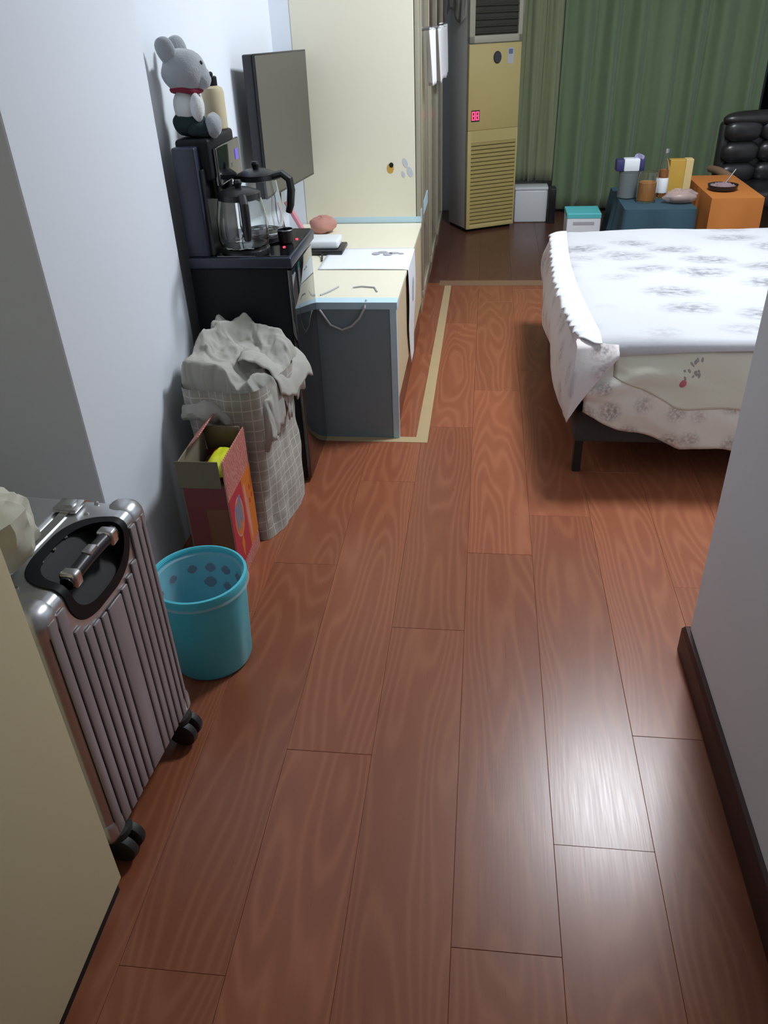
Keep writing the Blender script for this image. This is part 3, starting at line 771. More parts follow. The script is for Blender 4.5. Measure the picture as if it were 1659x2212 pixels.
MB().lathe([(0.0235, 0.041), (0.0245, 0.0435), (0.026, 0.041)], seg=28).build('rim', 'steel', cupo)

# plush toy on the hood
PB = (-0.852, 2.445, 1.097)
plush = thing('plush_toy', 'grey and white plush toy with red collar on tea machine', 'toy', PB, math.radians(16))
fz = Matrix.Translation(Vector((0, 0, 0)))
def blob(c, r, seed, amt=0.06, sub=4):
    mb = MB().sphere((0, 0, 0), 1.0, sub)
    for v in mb.bm.verts:
        n = 1 + amt * fbm(v.co.x * 1.5 + seed, v.co.y * 1.5, v.co.z * 1.5)
        v.co = Vector((c[0] + v.co.x * r[0] * n, c[1] + v.co.y * r[1] * n, c[2] + v.co.z * r[2] * n))
    return mb
blob((0.004, 0.0, 0.078), (0.044, 0.042, 0.048), 1).build('torso', 'plush_white', plush)
blob((0.006, -0.002, 0.166), (0.062, 0.056, 0.058), 2).build('head', 'plush_grey', plush)
h = blob((0.044, -0.004, 0.148), (0.034, 0.034, 0.032), 3).build('muzzle', 'plush_grey', plush)
MB().sphere((0.077, -0.004, 0.156), (0.007, 0.010, 0.007), 2).build('nose', 'plush_dark', plush)
for s in (-1, 1):
    mb = MB().sphere((0, 0, 0), 1.0, 3)
    for v in mb.bm.verts: v.co = Vector((v.co.x * 0.026, v.co.y * 0.014, v.co.z * 0.044 * (1 - 0.25 * v.co.z)))
    mb.xf(Matrix.Translation((-0.020 + 0.014 * s, 0.034 * s, 0.222)) @ Matrix.Rotation(-0.35 * s, 4, 'X') @ Matrix.Rotation(-0.3, 4, 'Y')).build('ear', 'plush_grey', plush)
    MB().sphere((0.056, 0.028 * s, 0.186), (0.005, 0.005, 0.006), 2).build('eye', 'black', plush)
    blob((0.028, 0.040 * s, 0.078), (0.018, 0.018, 0.036), 5 + s).build('arm', 'plush_white', plush)
    blob((0.030, 0.030 * s, 0.022), (0.040, 0.026, 0.023), 8 + s).build('leg', 'plush_dark', plush)
    blob((0.066, 0.030 * s - 0.004, 0.028), (0.024, 0.027, 0.030), 9 + s).build('foot', 'plush_grey', plush)
blob((0.0, 0.0, 0.036), (0.048, 0.046, 0.036), 14).build('trousers', 'plush_dark', plush)
MB().tube([(0.006 + 0.040 * math.cos(a), 0.038 * math.sin(a), 0.122 + 0.004 * math.sin(2 * a)) for a in [2 * PI * k / 24 for k in range(24)]], 0.0085, 8, closed=True).build('collar', 'scarf', plush)

tb = thing('tan_bottle', 'tan bottle with dark cap behind the plush toy', 'bottle', (-0.822, 2.600, 1.097))
MB().lathe([(0.0, 0.0), (0.030, 0.0), (0.034, 0.004), (0.034, 0.100), (0.030, 0.112), (0.018, 0.118), (0.0, 0.118)], seg=28).build('body', 'tan', tb)
MB().lathe([(0.017, 0.116), (0.018, 0.118), (0.018, 0.140), (0.015, 0.143), (0.0, 0.143)], seg=24).build('cap', 'black_matt', tb)

# ------------------------------------------------------------------ television
tv_near, tv_far = Vector((-0.838, 3.17, 0)), Vector((-0.776, 3.80, 0))
tdir = (tv_far - tv_near); tw = tdir.length
TVB = ((tv_near.x + tv_far.x) / 2, (tv_near.y + tv_far.y) / 2, 0.770)
tv = thing('television', 'flat television on wall arm mirroring the cream wardrobe', 'television', TVB, math.atan2(tdir.y, tdir.x) - PI / 2)
tv.rotation_euler.x = math.radians(-1.4)
MB().box(-0.046, -0.006, -tw / 2, tw / 2, 0, 0.490, 0.006, 3).build('housing', 'black', tv)
MB().box(-0.006, 0.0, -tw / 2 - 0.001, tw / 2 + 0.001, -0.001, 0.491, 0.002, 2).build('bezel', 'black', tv)
MB().box(0.0, 0.0012, -tw / 2 + 0.009, tw / 2 - 0.006, 0.008, 0.485).build('screen', 'screen', tv, smooth=False)
MB().box(-0.064, -0.044, -0.16, 0.16, 0.10, 0.36, 0.006, 2).build('back_cover', 'black', tv)
MB().box(-0.118, -0.058, -0.05, 0.05, 0.16, 0.30, 0.004, 2).build('wall_bracket', 'black', tv)

# power cord hanging below the television
tag(MB().tube([(-0.895, 3.62, 0.84), (-0.90, 3.63, 0.76), (-0.905, 3.645, 0.70), (-0.905, 3.63, 0.62), (-0.895, 3.63, 0.56), (-0.885, 3.62, 0.537)], 0.004, 8).build('power_cord', 'cable'), 'thin dark cord hanging below the television', 'cord')
tag(MB().tube([(-0.900, 3.56, 0.83), (-0.91, 3.55, 0.72), (-0.912, 3.53, 0.63), (-0.90, 3.51, 0.565), (-0.88, 3.49, 0.536)], 0.003, 8).build('antenna_cord', 'pale_cable'), 'thin pale cord hanging behind the kettles', 'cord')
tag(MB().tube([(-0.735, 3.44, 0.535), (-0.770, 3.45, 0.59), (-0.805, 3.46, 0.65), (-0.84, 3.47, 0.71)], 0.011, 10).build('back_scratcher', 'rose'), 'slim pink stick leaning beside the television cord', 'stick')

# ------------------------------------------------------------------ low cabinet
LC = (-0.58, 3.27, 0)
low = thing('low_cabinet', 'low cream cabinet with slate end panel and light blue edging', 'cabinet', LC)
lx0, lx1, ly0, ly1, lz = -0.86, -0.296, 2.685, 3.862, 0.528
MB().box(lx0, lx1 - 0.02, ly0 + 0.018, ly1, 0.15, lz - 0.018).build('carcass', 'cream', low, off=LC, smooth=False)
MB().box(lx0, lx1 + 0.004, ly0 + 0.001, ly1, lz - 0.018, lz, 0.002, 1).build('top_panel', 'cream', low, off=LC)
e = MB().box(lx0, lx1 - 0.004, ly0, ly0 + 0.018, 0.0, lz - 0.018, 0.001, 1).build('end_panel', 'slate', low, off=LC)
MB().box(lx0, lx1 + 0.005, ly0 - 0.003, ly0 + 0.050, lz - 0.024, lz + 0.0015, 0.0008, 1).build('edging', 'blue_tape', low, off=LC)
MB().box(lx1 - 0.022, lx1 + 0.002, ly0 - 0.003, ly0 + 0.012, 0.0, lz - 0.024, 0.0008, 1).build('edging', 'blue_tape', low, off=LC)
MB().box(lx1 - 0.035, lx1 - 0.012, ly0 + 0.018, ly1, 0.0, 0.15).build('plinth', 'plinth', low, off=LC, smooth=False)
for k in range(2):
    ya = ly0 + 0.016 + k * 0.583; yb = ya + 0.579
    MB().box(lx1 - 0.020, lx1 - 0.001, ya, yb, 0.15, lz - 0.020, 0.0015, 1).build('drawer_front', 'birch', low, off=LC)
# paper sheet over the top and hanging down the front
def sheet_f(u, v):
    w = 0.375 + v * 0.0
    y = 3.085 + 0.315 * v
    s = u * 0.78
    if s < 0.355:
        return Vector((-0.645 + s, y - 0.012 * u, lz + 0.003 + 0.0012 * math.sin(9 * s + 5 * v)))
    d = s - 0.355
    y2 = y
    if d > 0.24: y2 = y + (3.25 - y) * (d - 0.24) / 0.30
    return Vector((lx1 + 0.009 + 0.003 * math.sin(14 * d), y2 - 0.012 * u, lz + 0.003 - d))
sh = MB().grid(sheet_f, 48, 12).build('paper_sheet', 'white_paper', solid=0.0008)
tag(sh, 'white printed paper sheet hanging over the low cabinet front', 'paper')
mk = MB()
for (x, y, w, hh) in ((-0.44, 3.31, .018, .02), (-0.415, 3.33, .02, .015), (-0.39, 3.30, .02, .022), (-0.365, 3.315, .022, .014), (-0.335, 3.305, .012, .010)):
    mk.prism([(x + w * math.cos(a), y + hh * math.sin(a)) for a in [k * PI / 5 for k in range(10)]], 2, lz + 0.0042, lz + 0.0052)
mk.build('printed_mark', 'grey_print', sh, smooth=False)
mk = MB()
mk.prism([(3.245 + .030 * math.cos(a) * (1 + .3 * math.sin(3 * a)), 0.405 + .05 * math.sin(a)) for a in [k * PI / 8 for k in range(16)]], 0, lx1 + 0.0125, lx1 + 0.0135)
mk.build('printed_mark', 'grey_print', sh, smooth=False)
# router tray
rt = thing('router', 'white router on a black tray on the low cabinet', 'router', (-0.655, 3.37, lz))
MB().box(-0.105, 0.075, -0.075, 0.075, 0.003, 0.020, 0.005, 2).build('tray', 'black', rt)
MB().box(-0.095, 0.055, -0.050, 0.068, 0.020, 0.055, 0.010, 4).build('box', 'white_plastic', rt)
MB().tube([(-0.02, -0.075, 0.012), (-0.005, -0.10, 0.010), (0.000, -0.135, 0.006), (0.006, -0.17, 0.006)], 0.0035).build('lead', 'cable', rt)
pc = tag(MB().grid(lambda u, v: Vector((-0.735 + 0.062 * math.sin(PI * v) ** .7 * math.cos(2 * PI * u) * (1 + .2 * fbm(u * 6, v * 3, 2)),
                                      3.70 + 0.075 * math.sin(PI * v) ** .7 * math.sin(2 * PI * u), lz + 0.034 - 0.033 * math.cos(PI * v) * (1 + 0.2 * fbm(u * 5, v * 5, 9)))), 36, 18, wrap=True).build('folded_cloth', 'pink'),
         'dusty pink folded cloth at the back of the low cabinet', 'cloth')
cdn = tag(MB().tube([(-0.565, ly0 - 0.009, 0.505), (-0.530, ly0 - 0.009, 0.45), (-0.490, ly0 - 0.009, 0.432), (-0.455, ly0 - 0.009, 0.445), (-0.425, ly0 - 0.009, 0.475), (-0.405, ly0 - 0.008, 0.512), (-0.40, ly0 + 0.01, lz + 0.006)], 0.004, 8).build('loose_cord', 'pale_cable'),
          'thin pale cord drooping across the slate cabinet end', 'cord')
for (pts, lab) in (([(-0.575, 2.76, lz + .003), (-0.55, 2.80, lz + .004), (-0.525, 2.86, lz + .003)], 'short grey wire bit nearest the tea machine on the cabinet'),
                   ([(-0.47, 2.85, lz + .003), (-0.44, 2.86, lz + .004), (-0.39, 2.85, lz + .003), (-0.375, 2.80, lz + .003)], 'bent grey wire bit in the middle of the low cabinet top')):
    tag(MB().tube(pts, 0.003, 8).build('wire_scrap', 'pale_cable'), lab, 'wire')

# ------------------------------------------------------------------ wardrobe
WB = (-0.57, 4.8, 0)
wd = thing('wardrobe', 'tall cream wardrobe standing behind the television', 'wardrobe', WB)
wx0, wx1, wy0, wy1, wz = -0.842, -0.318, 3.87, 5.78, 2.3
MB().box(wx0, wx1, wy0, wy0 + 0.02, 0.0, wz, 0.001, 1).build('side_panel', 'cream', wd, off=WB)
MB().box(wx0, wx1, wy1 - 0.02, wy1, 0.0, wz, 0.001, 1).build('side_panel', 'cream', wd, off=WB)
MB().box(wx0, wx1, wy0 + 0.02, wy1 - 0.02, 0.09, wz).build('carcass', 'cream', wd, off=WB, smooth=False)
MB().box(wx0 + 0.02, wx1 - 0.01, wy0 + 0.02, wy1 - 0.02, 0.0, 0.09).build('plinth', 'plinth', wd, off=WB, smooth=False)
nd = 3; dw = (wy1 - wy0) / nd
for k in range(nd):
    ya, yb = wy0 + k * dw + 0.001, wy0 + (k + 1) * dw - 0.002
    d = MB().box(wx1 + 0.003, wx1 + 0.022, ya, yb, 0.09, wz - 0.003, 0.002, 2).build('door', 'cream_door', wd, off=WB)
    for (z0, z1, y0, y1) in ((0.15, 0.19, ya + 0.05, yb - 0.05), (2.15, 2.19, ya + 0.05, yb - 0.05), (0.19, 2.15, ya + 0.05, ya + 0.08), (0.19, 2.15, yb - 0.08, yb - 0.05)):
        MB().box(wx1 + 0.021, wx1 + 0.030, y0, y1, z0, z1, 0.003, 2).build('moulding', 'cream_door', d, off=WB)
    MB().box(wx1 + 0.020, wx1 + 0.040, yb - 0.045, yb - 0.020, 1.22, 1.62, 0.004, 2).build('pull', 'dark_wood', d, off=WB)
MB().box(wx0 + 0.03, wx1 + 0.022, wy0 - 0.0012, wy0, lz + 0.001, lz + 0.028).build('tape_strip', 'blue_tape', wd, off=WB, smooth=False)
MB().box(wx1 + 0.022, wx1 + 0.0235, wy0, wy0 + 0.48, lz - 0.005, lz + 0.055).build('tape_strip', 'blue_tape', wd, off=WB, smooth=False)
# stickers on the wardrobe side
st = MB(); st.prism([(-0.433 + .016 * math.cos(a), 0.768 + .022 * math.sin(a)) for a in [k * PI / 8 for k in range(16)]], 1, wy0 - 0.0010, wy0)
st.build('sticker', 'ochre', wd, off=WB, smooth=False)
st = MB(); st.prism([(-0.428 + .010 * math.cos(a), 0.782 + .011 * math.sin(a)) for a in [k * PI / 8 for k in range(16)]], 1, wy0 - 0.0016, wy0 - 0.0009)
st.build('sticker', 'black_matt', wd, off=WB, smooth=False)
for (x, z, a_, b_) in ((-0.364, 0.790, .012, .020), (-0.343, 0.752, .013, .022), (-0.374, 0.742, .008, .014)):
    st = MB(); st.prism([(x + a_ * math.cos(a) - .25 * b_ * math.sin(a), z + b_ * math.sin(a)) for a in [k * PI / 8 for k in range(16)]], 1, wy0 - 0.0010, wy0)
    st.build('sticker', 'sticker', wd, off=WB, smooth=False)
def towel(y0, y1, z0, z1, label, folds):
    def f(u, v):
        y = y0 + (y1 - y0) * v
        a = 0.016 * math.sin(2 * PI * folds * v + 0.6 * u)
        return Vector((wx1 + 0.060 + a + 0.006 * u, y, z1 - (z1 - z0) * u + 0.01 * math.sin(7 * v)))
    t_ = thing('pleated_towel', label, 'towel', (wx1 + 0.06, (y0 + y1) / 2, z1), group='white towels on the wardrobe doors')
    o_ = (wx1 + 0.06, (y0 + y1) / 2, z1)
    MB().grid(f, 16, 64).build('cloth', 'lace', t_, off=o_, solid=0.003, angle=80)
    MB().tube([(wx1 + 0.024, y0 + 0.02, z1 + 0.004), (wx1 + 0.055, y0 + 0.02, z1 + 0.006), (wx1 + 0.06, (y0 + y1) / 2, z1 + 0.006), (wx1 + 0.055, y1 - 0.02, z1 + 0.006), (wx1 + 0.024, y1 - 0.02, z1 + 0.004)], 0.006).build('rail', 'steel', t_, off=o_)
towel(3.95, 4.15, 1.09, 1.30, 'nearer white pleated towel hanging on the wardrobe', 2.5)
towel(4.62, 5.35, 1.05, 1.29, 'farther wider white pleated towel hanging on the wardrobe', 6.5)

# ------------------------------------------------------------------ air conditioner
A_, B_ = Vector((-0.125, 5.88, 0)), Vector((0.213, 6.06, 0))
ad = B_ - A_; aw = ad.length
rotz = math.atan2(ad.y, ad.x)
mid = (A_ + B_) / 2
ac = thing('air_conditioner', 'yellowed floor standing air conditioner with red display', 'air conditioner', tuple(mid), rotz)
hw = aw / 2                      # local x along the front, local y into the unit
MB().box(-hw + 0.004, hw - 0.004, 0.022, 0.30, 0.02, 1.72, 0.006, 2).build('casing', 'ac_side', ac)
MB().box(-hw + 0.012, hw - 0.012, 0.03, 0.29, 0.0, 0.02).build('foot', 'black_matt', ac, smooth=False)
MB().box(-hw, hw, 0.0, 0.024, 0.66, 1.165, 0.006, 3).build('front_panel', 'ac_yellow', ac)
fm = MB()
fm.box(-hw, -hw + 0.028, 0.0, 0.024, 0.02, 0.66, 0.004, 2); fm.box(hw - 0.012, hw, 0.0, 0.024, 0.02, 0.66, 0.004, 2)
fm.box(-hw + 0.02, hw - 0.01, 0.0, 0.024, 0.02, 0.05, 0.004, 2); fm.box(-hw + 0.02, hw - 0.01, 0.001, 0.024, 0.585, 0.66, 0.002, 1)
gf = fm.build('intake_frame', 'ac_yellow', ac)
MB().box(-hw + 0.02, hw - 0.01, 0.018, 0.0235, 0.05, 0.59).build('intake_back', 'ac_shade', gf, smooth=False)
slat_me = None
for k in range(21):
    z = 0.056 + k * 0.0255
    if slat_me is None:
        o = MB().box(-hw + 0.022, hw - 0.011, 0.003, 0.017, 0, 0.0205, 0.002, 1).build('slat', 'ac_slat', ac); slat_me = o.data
    else:
        o = bpy.data.objects.new('slat', slat_me); COL.objects.link(o); o.parent = ac
    o.location = (0, 0, z)
fm = MB()
fm.box(-hw, -hw + 0.040, 0.0, 0.024, 1.17, 1.62, 0.005, 2); fm.box(hw - 0.030, hw, 0.0, 0.024, 1.17, 1.62, 0.005, 2)
fm.box(-hw, hw, 0.0, 0.024, 1.17, 1.212, 0.005, 2); fm.box(-hw, hw, 0.0, 0.024, 1.55, 1.72, 0.005, 2)
vf = fm.build('outlet_frame', 'ac_head', ac)
MB().box(-hw + 0.03, hw - 0.02, 0.020, 0.0235, 1.20, 1.56).build('outlet_back', 'ac_dark', vf, smooth=False)
for k in range(9):
    z = 1.222 + k * 0.037
    MB().box(-hw + 0.041, hw - 0.031, 0.004, 0.019, z, z + 0.010, 0.002, 1).build('louvre', MAT['ac_dark'], ac)
MB().lathe([(0.0, 0.010), (0.024, 0.010), (0.028, 0.006), (0.029, 0.0)], seg=28, sy=1.25).xf(Matrix.Translation((0.012, 0.0, 1.085)) @ Matrix.Rotation(PI / 2, 4, 'X')).build('logo_disc', principled('dark_badge', (0.05, 0.045, 0.06), 0.3), ac)
MB().box(0.088, 0.132, -0.001, 0.001, 1.045, 1.135).build('energy_label', 'sticker', ac, smooth=False)
MB().box(0.095, 0.125, -0.0016, -0.0008, 1.10, 1.128).build('label_print', 'blue_print', ac, smooth=False)
dp = MB().box(-hw + 0.022, -hw + 0.085, -0.0015, 0.001, 0.715, 0.785, 0.0006, 1).build('display', 'ac_dark', ac)
dg = MB()
def seg7(x, z, w, h_, on):
    tk = 0.005
    S = {'a': (x, x + w, z + h_ - tk, z + h_), 'g': (x, x + w, z + h_ / 2 - tk / 2, z + h_ / 2 + tk / 2), 'd': (x, x + w, z, z + tk),
         'f': (x, x + tk, z + h_ / 2, z + h_), 'b': (x + w - tk, x + w, z + h_ / 2, z + h_), 'e': (x, x + tk, z, z + h_ / 2), 'c': (x + w - tk, x + w, z, z + h_ / 2)}
    for s in on: dg.box(S[s][0], S[s][1], -0.0035, -0.001, S[s][2], S[s][3])
seg7(-hw + 0.027, 0.725, 0.022, 0.052, 'abcdefg'); seg7(-hw + 0.056, 0.725, 0.022, 0.052, 'abcdefg')
dg.build('digits', 'led_red', dp, smooth=False)
# cloth draped over the top of the unit
def drape_f(u, v):
    # v across the width, u front->back; hangs down both sides
    s = (v - 0.5) * 2.0 * (hw + 0.42)
    n = 0.014 * math.sin(9 * u + 4 * v) + 0.012 * fbm(u * 4, v * 5, 6)
    if abs(s) < hw + 0.012: x, z = s, 1.728
    else: x, z = math.copysign(hw + 0.012 + abs(n), s), 1.728 - (abs(s) - hw - 0.012) * (1.0 + 0.10 * math.sin(6 * u))
    return Vector((x, 0.03 + 0.27 * u, z + (0.004 + abs(n) * .3 if abs(s) < hw else 0)))
MB().grid(drape_f, 24, 60).build('dust_cover', 'khaki', ac, solid=0.003, angle=80)

wbx = thing('white_box', 'white plastic box on the floor right of air conditioner', 'box', (0.335, 6.24, 0))
MB().box(-0.115, 0.120, -0.065, 0.075, 0.0, 0.225, 0.010, 3).build('body', 'white_plastic', wbx)
MB().box(-0.118, 0.123, -0.068, 0.078, 0.225, 0.245, 0.006, 2).build('lid', 'white_plastic', wbx)
blk = thing('black_stand', 'narrow black stand between white box and green curtain', 'stand', (0.488, 6.20, 0))
MB().box(-0.026, 0.026, -0.06, 0.06, 0.0, 0.24, 0.006, 2).build('body', 'black', blk)
MB().box(-0.030, 0.030, -0.064, 0.064, 0.0, 0.012, 0.003, 1).build('base', 'black', blk)

# ------------------------------------------------------------------ curtains
def curtain(x0, x1, y, zb, mat, label, folds, amp, seed):
    def f(u, v):
        x = x0 + (x1 - x0) * v
        ph = 2 * PI * folds * v + 1.6 * fbm(v * 6, seed, 0)
        a = amp * (math.sin(ph) + 0.35 * math.sin(2 * ph + 1)) * (0.75 + 0.25 * u + 0.5 * fbm(v * 9, u * 1.2, seed))
        return Vector((x + 0.01 * math.sin(3 * u + ph), y + a + 0.01 * fbm(v * 12, u * 3, seed + 3), 2.45 - (2.45 - zb) * u))
    c = thing('curtain', label, 'curtain', ((x0 + x1) / 2, y, zb))
    o_ = ((x0 + x1) / 2, y, zb)
    MB().grid(f, 24, int(folds * 24)).build('drape', mat, c, off=o_, solid=0.002, angle=80)
    return c
curtain(0.08, 0.52, 6.49, 0.235, 'curtain_pale', 'short pale green curtain hanging behind air conditioner', 3.2, 0.020, 3.0)
curtain(0.50, 1.905, 6.46, 0.03, 'curtain', 'long dark green curtain hanging behind the orange table', 7.5, 0.040, 8.0)
curtain(2.02, 2.50, 6.46, 0.03, 'curtain', 'dark green curtain at the far right beyond the gap', 4, 0.030, 5.0)
rod = tag(MB().tube([(0.0, 6.47, 2.468), (2.55, 6.47, 2.468)], 0.014, 12).build('curtain_rod', 'steel'), 'steel curtain rod above the green curtains', 'rod')

# ------------------------------------------------------------------ bed
BD = (1.30, 3.13, 0)
bed = thing('bed', 'low bed with charcoal base and black legs beside hall wall', 'bed', BD)
bx0, bx1, by0, by1 = 0.325, 2.32, 2.43, 3.84
MB().box(bx0, bx1, by0, by1, 0.13, 0.245, 0.012, 3).build('base_frame', 'bed_grey', bed, off=BD)
MB().box(bx0 + 0.015, bx1 - 0.01, by0 + 0.012, by1 - 0.012, 0.245, 0.455, 0.035, 4).build('mattress', 'cream_cloth', bed, off=BD)
for xx in (bx0 + 0.022, bx1 - 0.05):
    for yy in (by0 + 0.045, by1 - 0.045):
        MB().box(xx - 0.014, xx + 0.014, yy - 0.016, yy + 0.016, 0.0, 0.135, 0.002, 1).build('leg', 'bed_leg', bed, off=BD)
MB().box(bx1, bx1 + 0.07, by0 - 0.02, by1 + 0.02, 0.10, 1.0, 0.02, 3).build('headboard', 'bed_grey', bed, off=BD)

# sheet hanging at the near side
def sheet_hang(u, v):
    x = 0.335 + 1.96 * v
    if x < 0.38: hem = 0.250 + (0.38 - x) * 0.3
    elif x < 0.66: hem = 0.250 - 0.108 * ((x - 0.38) / 0.28) ** 0.85
    else: hem = 0.142 - 0.006 * math.sin((x - 0.66) * 9)
    hem += 0.008 * math.sin(26 * x) + 0.006 * fbm(x * 9, 1, 0)
    z = 0.468 - (0.468 - hem) * u
    out = 0.018 + 0.040 * math.sin(PI * 0.62 * u) + 0.012 * u * math.sin(13 * x + 2.5 * u) + 0.008 * fbm(x * 5, u * 3, 2)
    dz = max(0, 0.52 - x) * 0.7
    out += 0.018 * math.exp(-((u - 0.25 - dz * 3) / 0.12) ** 2) * max(0.0, 1 - max(0.0, x - 0.40) / 0.30)
    return Vector((x, by0 + 0.006 - out, z))
shb = thing('bed_sheet', 'cream floral bed sheet hanging over the near bed side', 'sheet', (1.3, by0, 0.15))
MB().grid(sheet_hang, 28, 150).build('side_drop', 'sheet', shb, off=(1.3, by0, 0.15), solid=0.003, angle=80)
# plain cream panel above the printed border, with a printed sprig
def plain(u, v):
    x = 0.42 + 1.86 * v
    uu = 0.02 + 0.56 * u * (1.0 if x > 0.62 else (0.55 + 0.45 * (x - 0.42) / 0.2))
    p = sheet_hang(uu, (x - 0.335) / 1.96)
    return p + Vector((0, -0.0024, 0))
MB().grid(plain, 18, 130).build('plain_panel', 'cream_cloth', shb, off=(1.3, by0, 0.15), solid=0.0003, angle=80)
def on_sheet(x, z):
    best = min((abs(sheet_hang(k / 60, (x - 0.335) / 1.96).z - z), k / 60) for k in range(61))[1]
    return sheet_hang(best, (x - 0.335) / 1.96) + Vector((0, -0.0028, 0))
sp_rng = random.Random(5)
for k in range(13):
    xx = 0.632 + 0.055 * sp_rng.random(); zz = 0.382 + 0.062 * sp_rng.random()
    p = on_sheet(xx, zz) + Vector((0, 0.0012, 0))
    mb = MB().sphere((0, 0, 0), (0.0035 + 0.003 * sp_rng.random(), 0.0016, 0.007 + 0.006 * sp_rng.random()), 2)
    mb.xf(Matrix.Translation(p) @ Matrix.Rotation(sp_rng.uniform(-0.7, 0.7), 4, 'Y')).build('printed_leaf', 'stalk_ink', shb, off=(1.3, by0, 0.15))
cpt = on_sheet(0.635, 0.368)
MB().sphere(tuple(cpt + Vector((0, 0.001, 0))), (0.013, 0.003, 0.014), 2).build('printed_rose', 'rose_ink', shb, off=(1.3, by0, 0.15))

# coverlet hanging over the left bed end and folded round the corner
def coverlet_f(u, v):
    p = coverlet_core(max(0.0, (u - 0.12) / 0.88), v)
    if u < 0.12:                       # the upper hem is tucked in under the quilt
        k = 1 - u / 0.12
        if v * 1.57 < 1.42: p.x += 0.050 * k
        if v * 1.57 > 1.40: p.y += 0.050 * k
        p.z += 0.007 * math.sin(PI * 0.5 * k)
    return p
def coverlet_core(u, v):
    L1, L2 = 1.42, 0.15
    s = v * (L1 + L2)
    wob = 0.010 * math.sin(11 * s) + 0.012 * fbm(s * 4, u * 2, 3)
    if s < L1:
        y = 3.845 - s
        hem = 0.195 + 0.09 * max(0, 1 - s / 0.22) ** 1.5 + 0.008 * math.sin(9 * s) + 0.03 * max(0, (s - L1 + 0.15) / 0.15)
        z = 0.478 - (0.478 - hem) * u
        x = 0.322 - 0.052 * math.sin(PI * 0.5 * min(1, u * 1.3)) ** 1.2 + wob * u * 0.7 + 0.012 * u * u
        if y < 2.47:
            k = (2.47 - y) / 0.045
            x += 0.006 * k * k * u; y -= 0.018 * u * min(1, k)
        return Vector((x, y, z))
    q = (s - L1) / L2
    x = 0.300 + 0.13 * q
    hem = 0.230 + 0.225 * q ** 0.8
    z = 0.478 - (0.478 - hem) * u
    x -= 0.018 * u * (1 - q)
    y = 2.412 - 0.050 * math.sin(PI * 0.6 * u) * (1 - 0.35 * q) - 0.010 * (1 - q)
    return Vector((x, y, z))
cov = tag(MB().grid(coverlet_f, 34, 150).build('coverlet', 'coverlet', solid=0.004, angle=80), 'pinkish floral coverlet hanging over the left bed end', 'coverlet')

QB = (1.3, 3.12, 0.46)
quilt = thing('quilt', 'white floral quilt with ruffled edge spread on the bed', 'quilt', QB)
def quilt_f(u, v):
    x = 0.318 + 1.97 * u; y = 2.405 + 1.439 * v
    e = min(u * 1.97, (1 - u) * 1.97, v * 1.452, (1 - v) * 1.452)
    r = 0.026 + 0.055 * (1 - u) ** 6 + 0.03 * v ** 6
    dz = 0.0 if e > r else -(r - math.sqrt(max(0, r * r - (r - e) ** 2))) * 0.85
    puff = 0.006 * fbm(x * 4, y * 4, 1) + 0.004 * math.sin(x * 14) * math.sin(y * 13)
    xx = x - 0.022 * math.sin(PI * v) * (1 - u) ** 8
    return Vector((xx, y - 0.012 * math.sin(3 * u) * (1 - v) ** 6, 0.503 + dz + puff * min(1, e / 0.05)))
MB().grid(quilt_f, 110, 90).build('top', 'quilt', quilt, off=QB, solid=0.018, offset=-1.0, angle=80)
def ruffle_f(u, v):
    y = 2.405 + 1.42 * v
    xin = 0.378 - 0.030 * math.sin(PI * v)
    sc = 0.014 * math.sqrt(abs(math.sin(2 * PI * 9.0 * v + 3 * fbm(v * 3, 1, 0)))) + 0.008 * fbm(v * 22, 0, 0)
    sc -= 0.045 * max(0, (0.05 - v) / 0.05)
    x = xin - (0.062 + sc) * u
    e = max(0.0, 0.378 - x - 0.012)
    z = 0.5085 - 0.5 * (e / 0.07) ** 2 * 0.045 + (0.004 * math.sin(2 * PI * 21 * v + 3 * fbm(v * 8, 0, 2)) + 0.003 * fbm(v * 40, u * 2, 5)) * u
    z -= 0.02 * max(0, (v - 0.93) / 0.07) ** 2 + 0.02 * max(0, (0.05 - v) / 0.05) ** 2
    return Vector((x, y, z))
MB().grid(ruffle_f, 8, 420).build('ruffle', 'lace', quilt, off=QB, solid=0.002, angle=80)

# ------------------------------------------------------------------ tables behind the bed
def small_table(x0, x1, y0, y1, z, label):
    c = ((x0 + x1) / 2, (y0 + y1) / 2, 0)
    t_ = thing('side_table', label, 'table', c)
    MB().box(x0, x1, y0, y1, z - 0.025, z, 0.003, 1).build('tabletop', 'dark_wood', t_, off=c)
    for xx in (x0 + 0.03, x1 - 0.03):
        for yy in (y0 + 0.03, y1 - 0.03):
            MB().box(xx - 0.018, xx + 0.018, yy - 0.018, yy + 0.018, 0, z - 0.025, 0.003, 1).build('leg', 'dark_wood', t_, off=c)
    return t_
def tablecloth(x0, x1, y0, y1, z, dropl, mat, label, seed, flare=0.03):
    cx, cy = (x0 + x1) / 2, (y0 + y1) / 2; hx, hy = (x1 - x0) / 2 + 0.004, (y1 - y0) / 2 + 0.004
    def f(u, v):
        th = 2 * PI * u
        c, s = math.cos(th), math.sin(th)
        k = 1 / max(abs(c) / hx, abs(s) / hy)
        if v < 0.5:
            return Vector((cx + c * k * v * 2, cy + s * k * v * 2, z + 0.003))
        d = (v - 0.5) * 2
        fo = flare * d * (0.7 + 0.5 * math.sin(th * 9 + seed) + 0.6 * fbm(c * 3, s * 3, seed))
        return Vector((cx + c * (k + fo), cy + s * (k + fo), z + 0.003 - dropl * d))
    return tag(MB().grid(f, 112, 24, wrap=True).build('tablecloth', mat, solid=0.003, angle=60), label, 'tablecloth')
small_table(0.735, 1.09, 4.43, 5.02, 0.45, 'small dark table under the dark teal cloth')
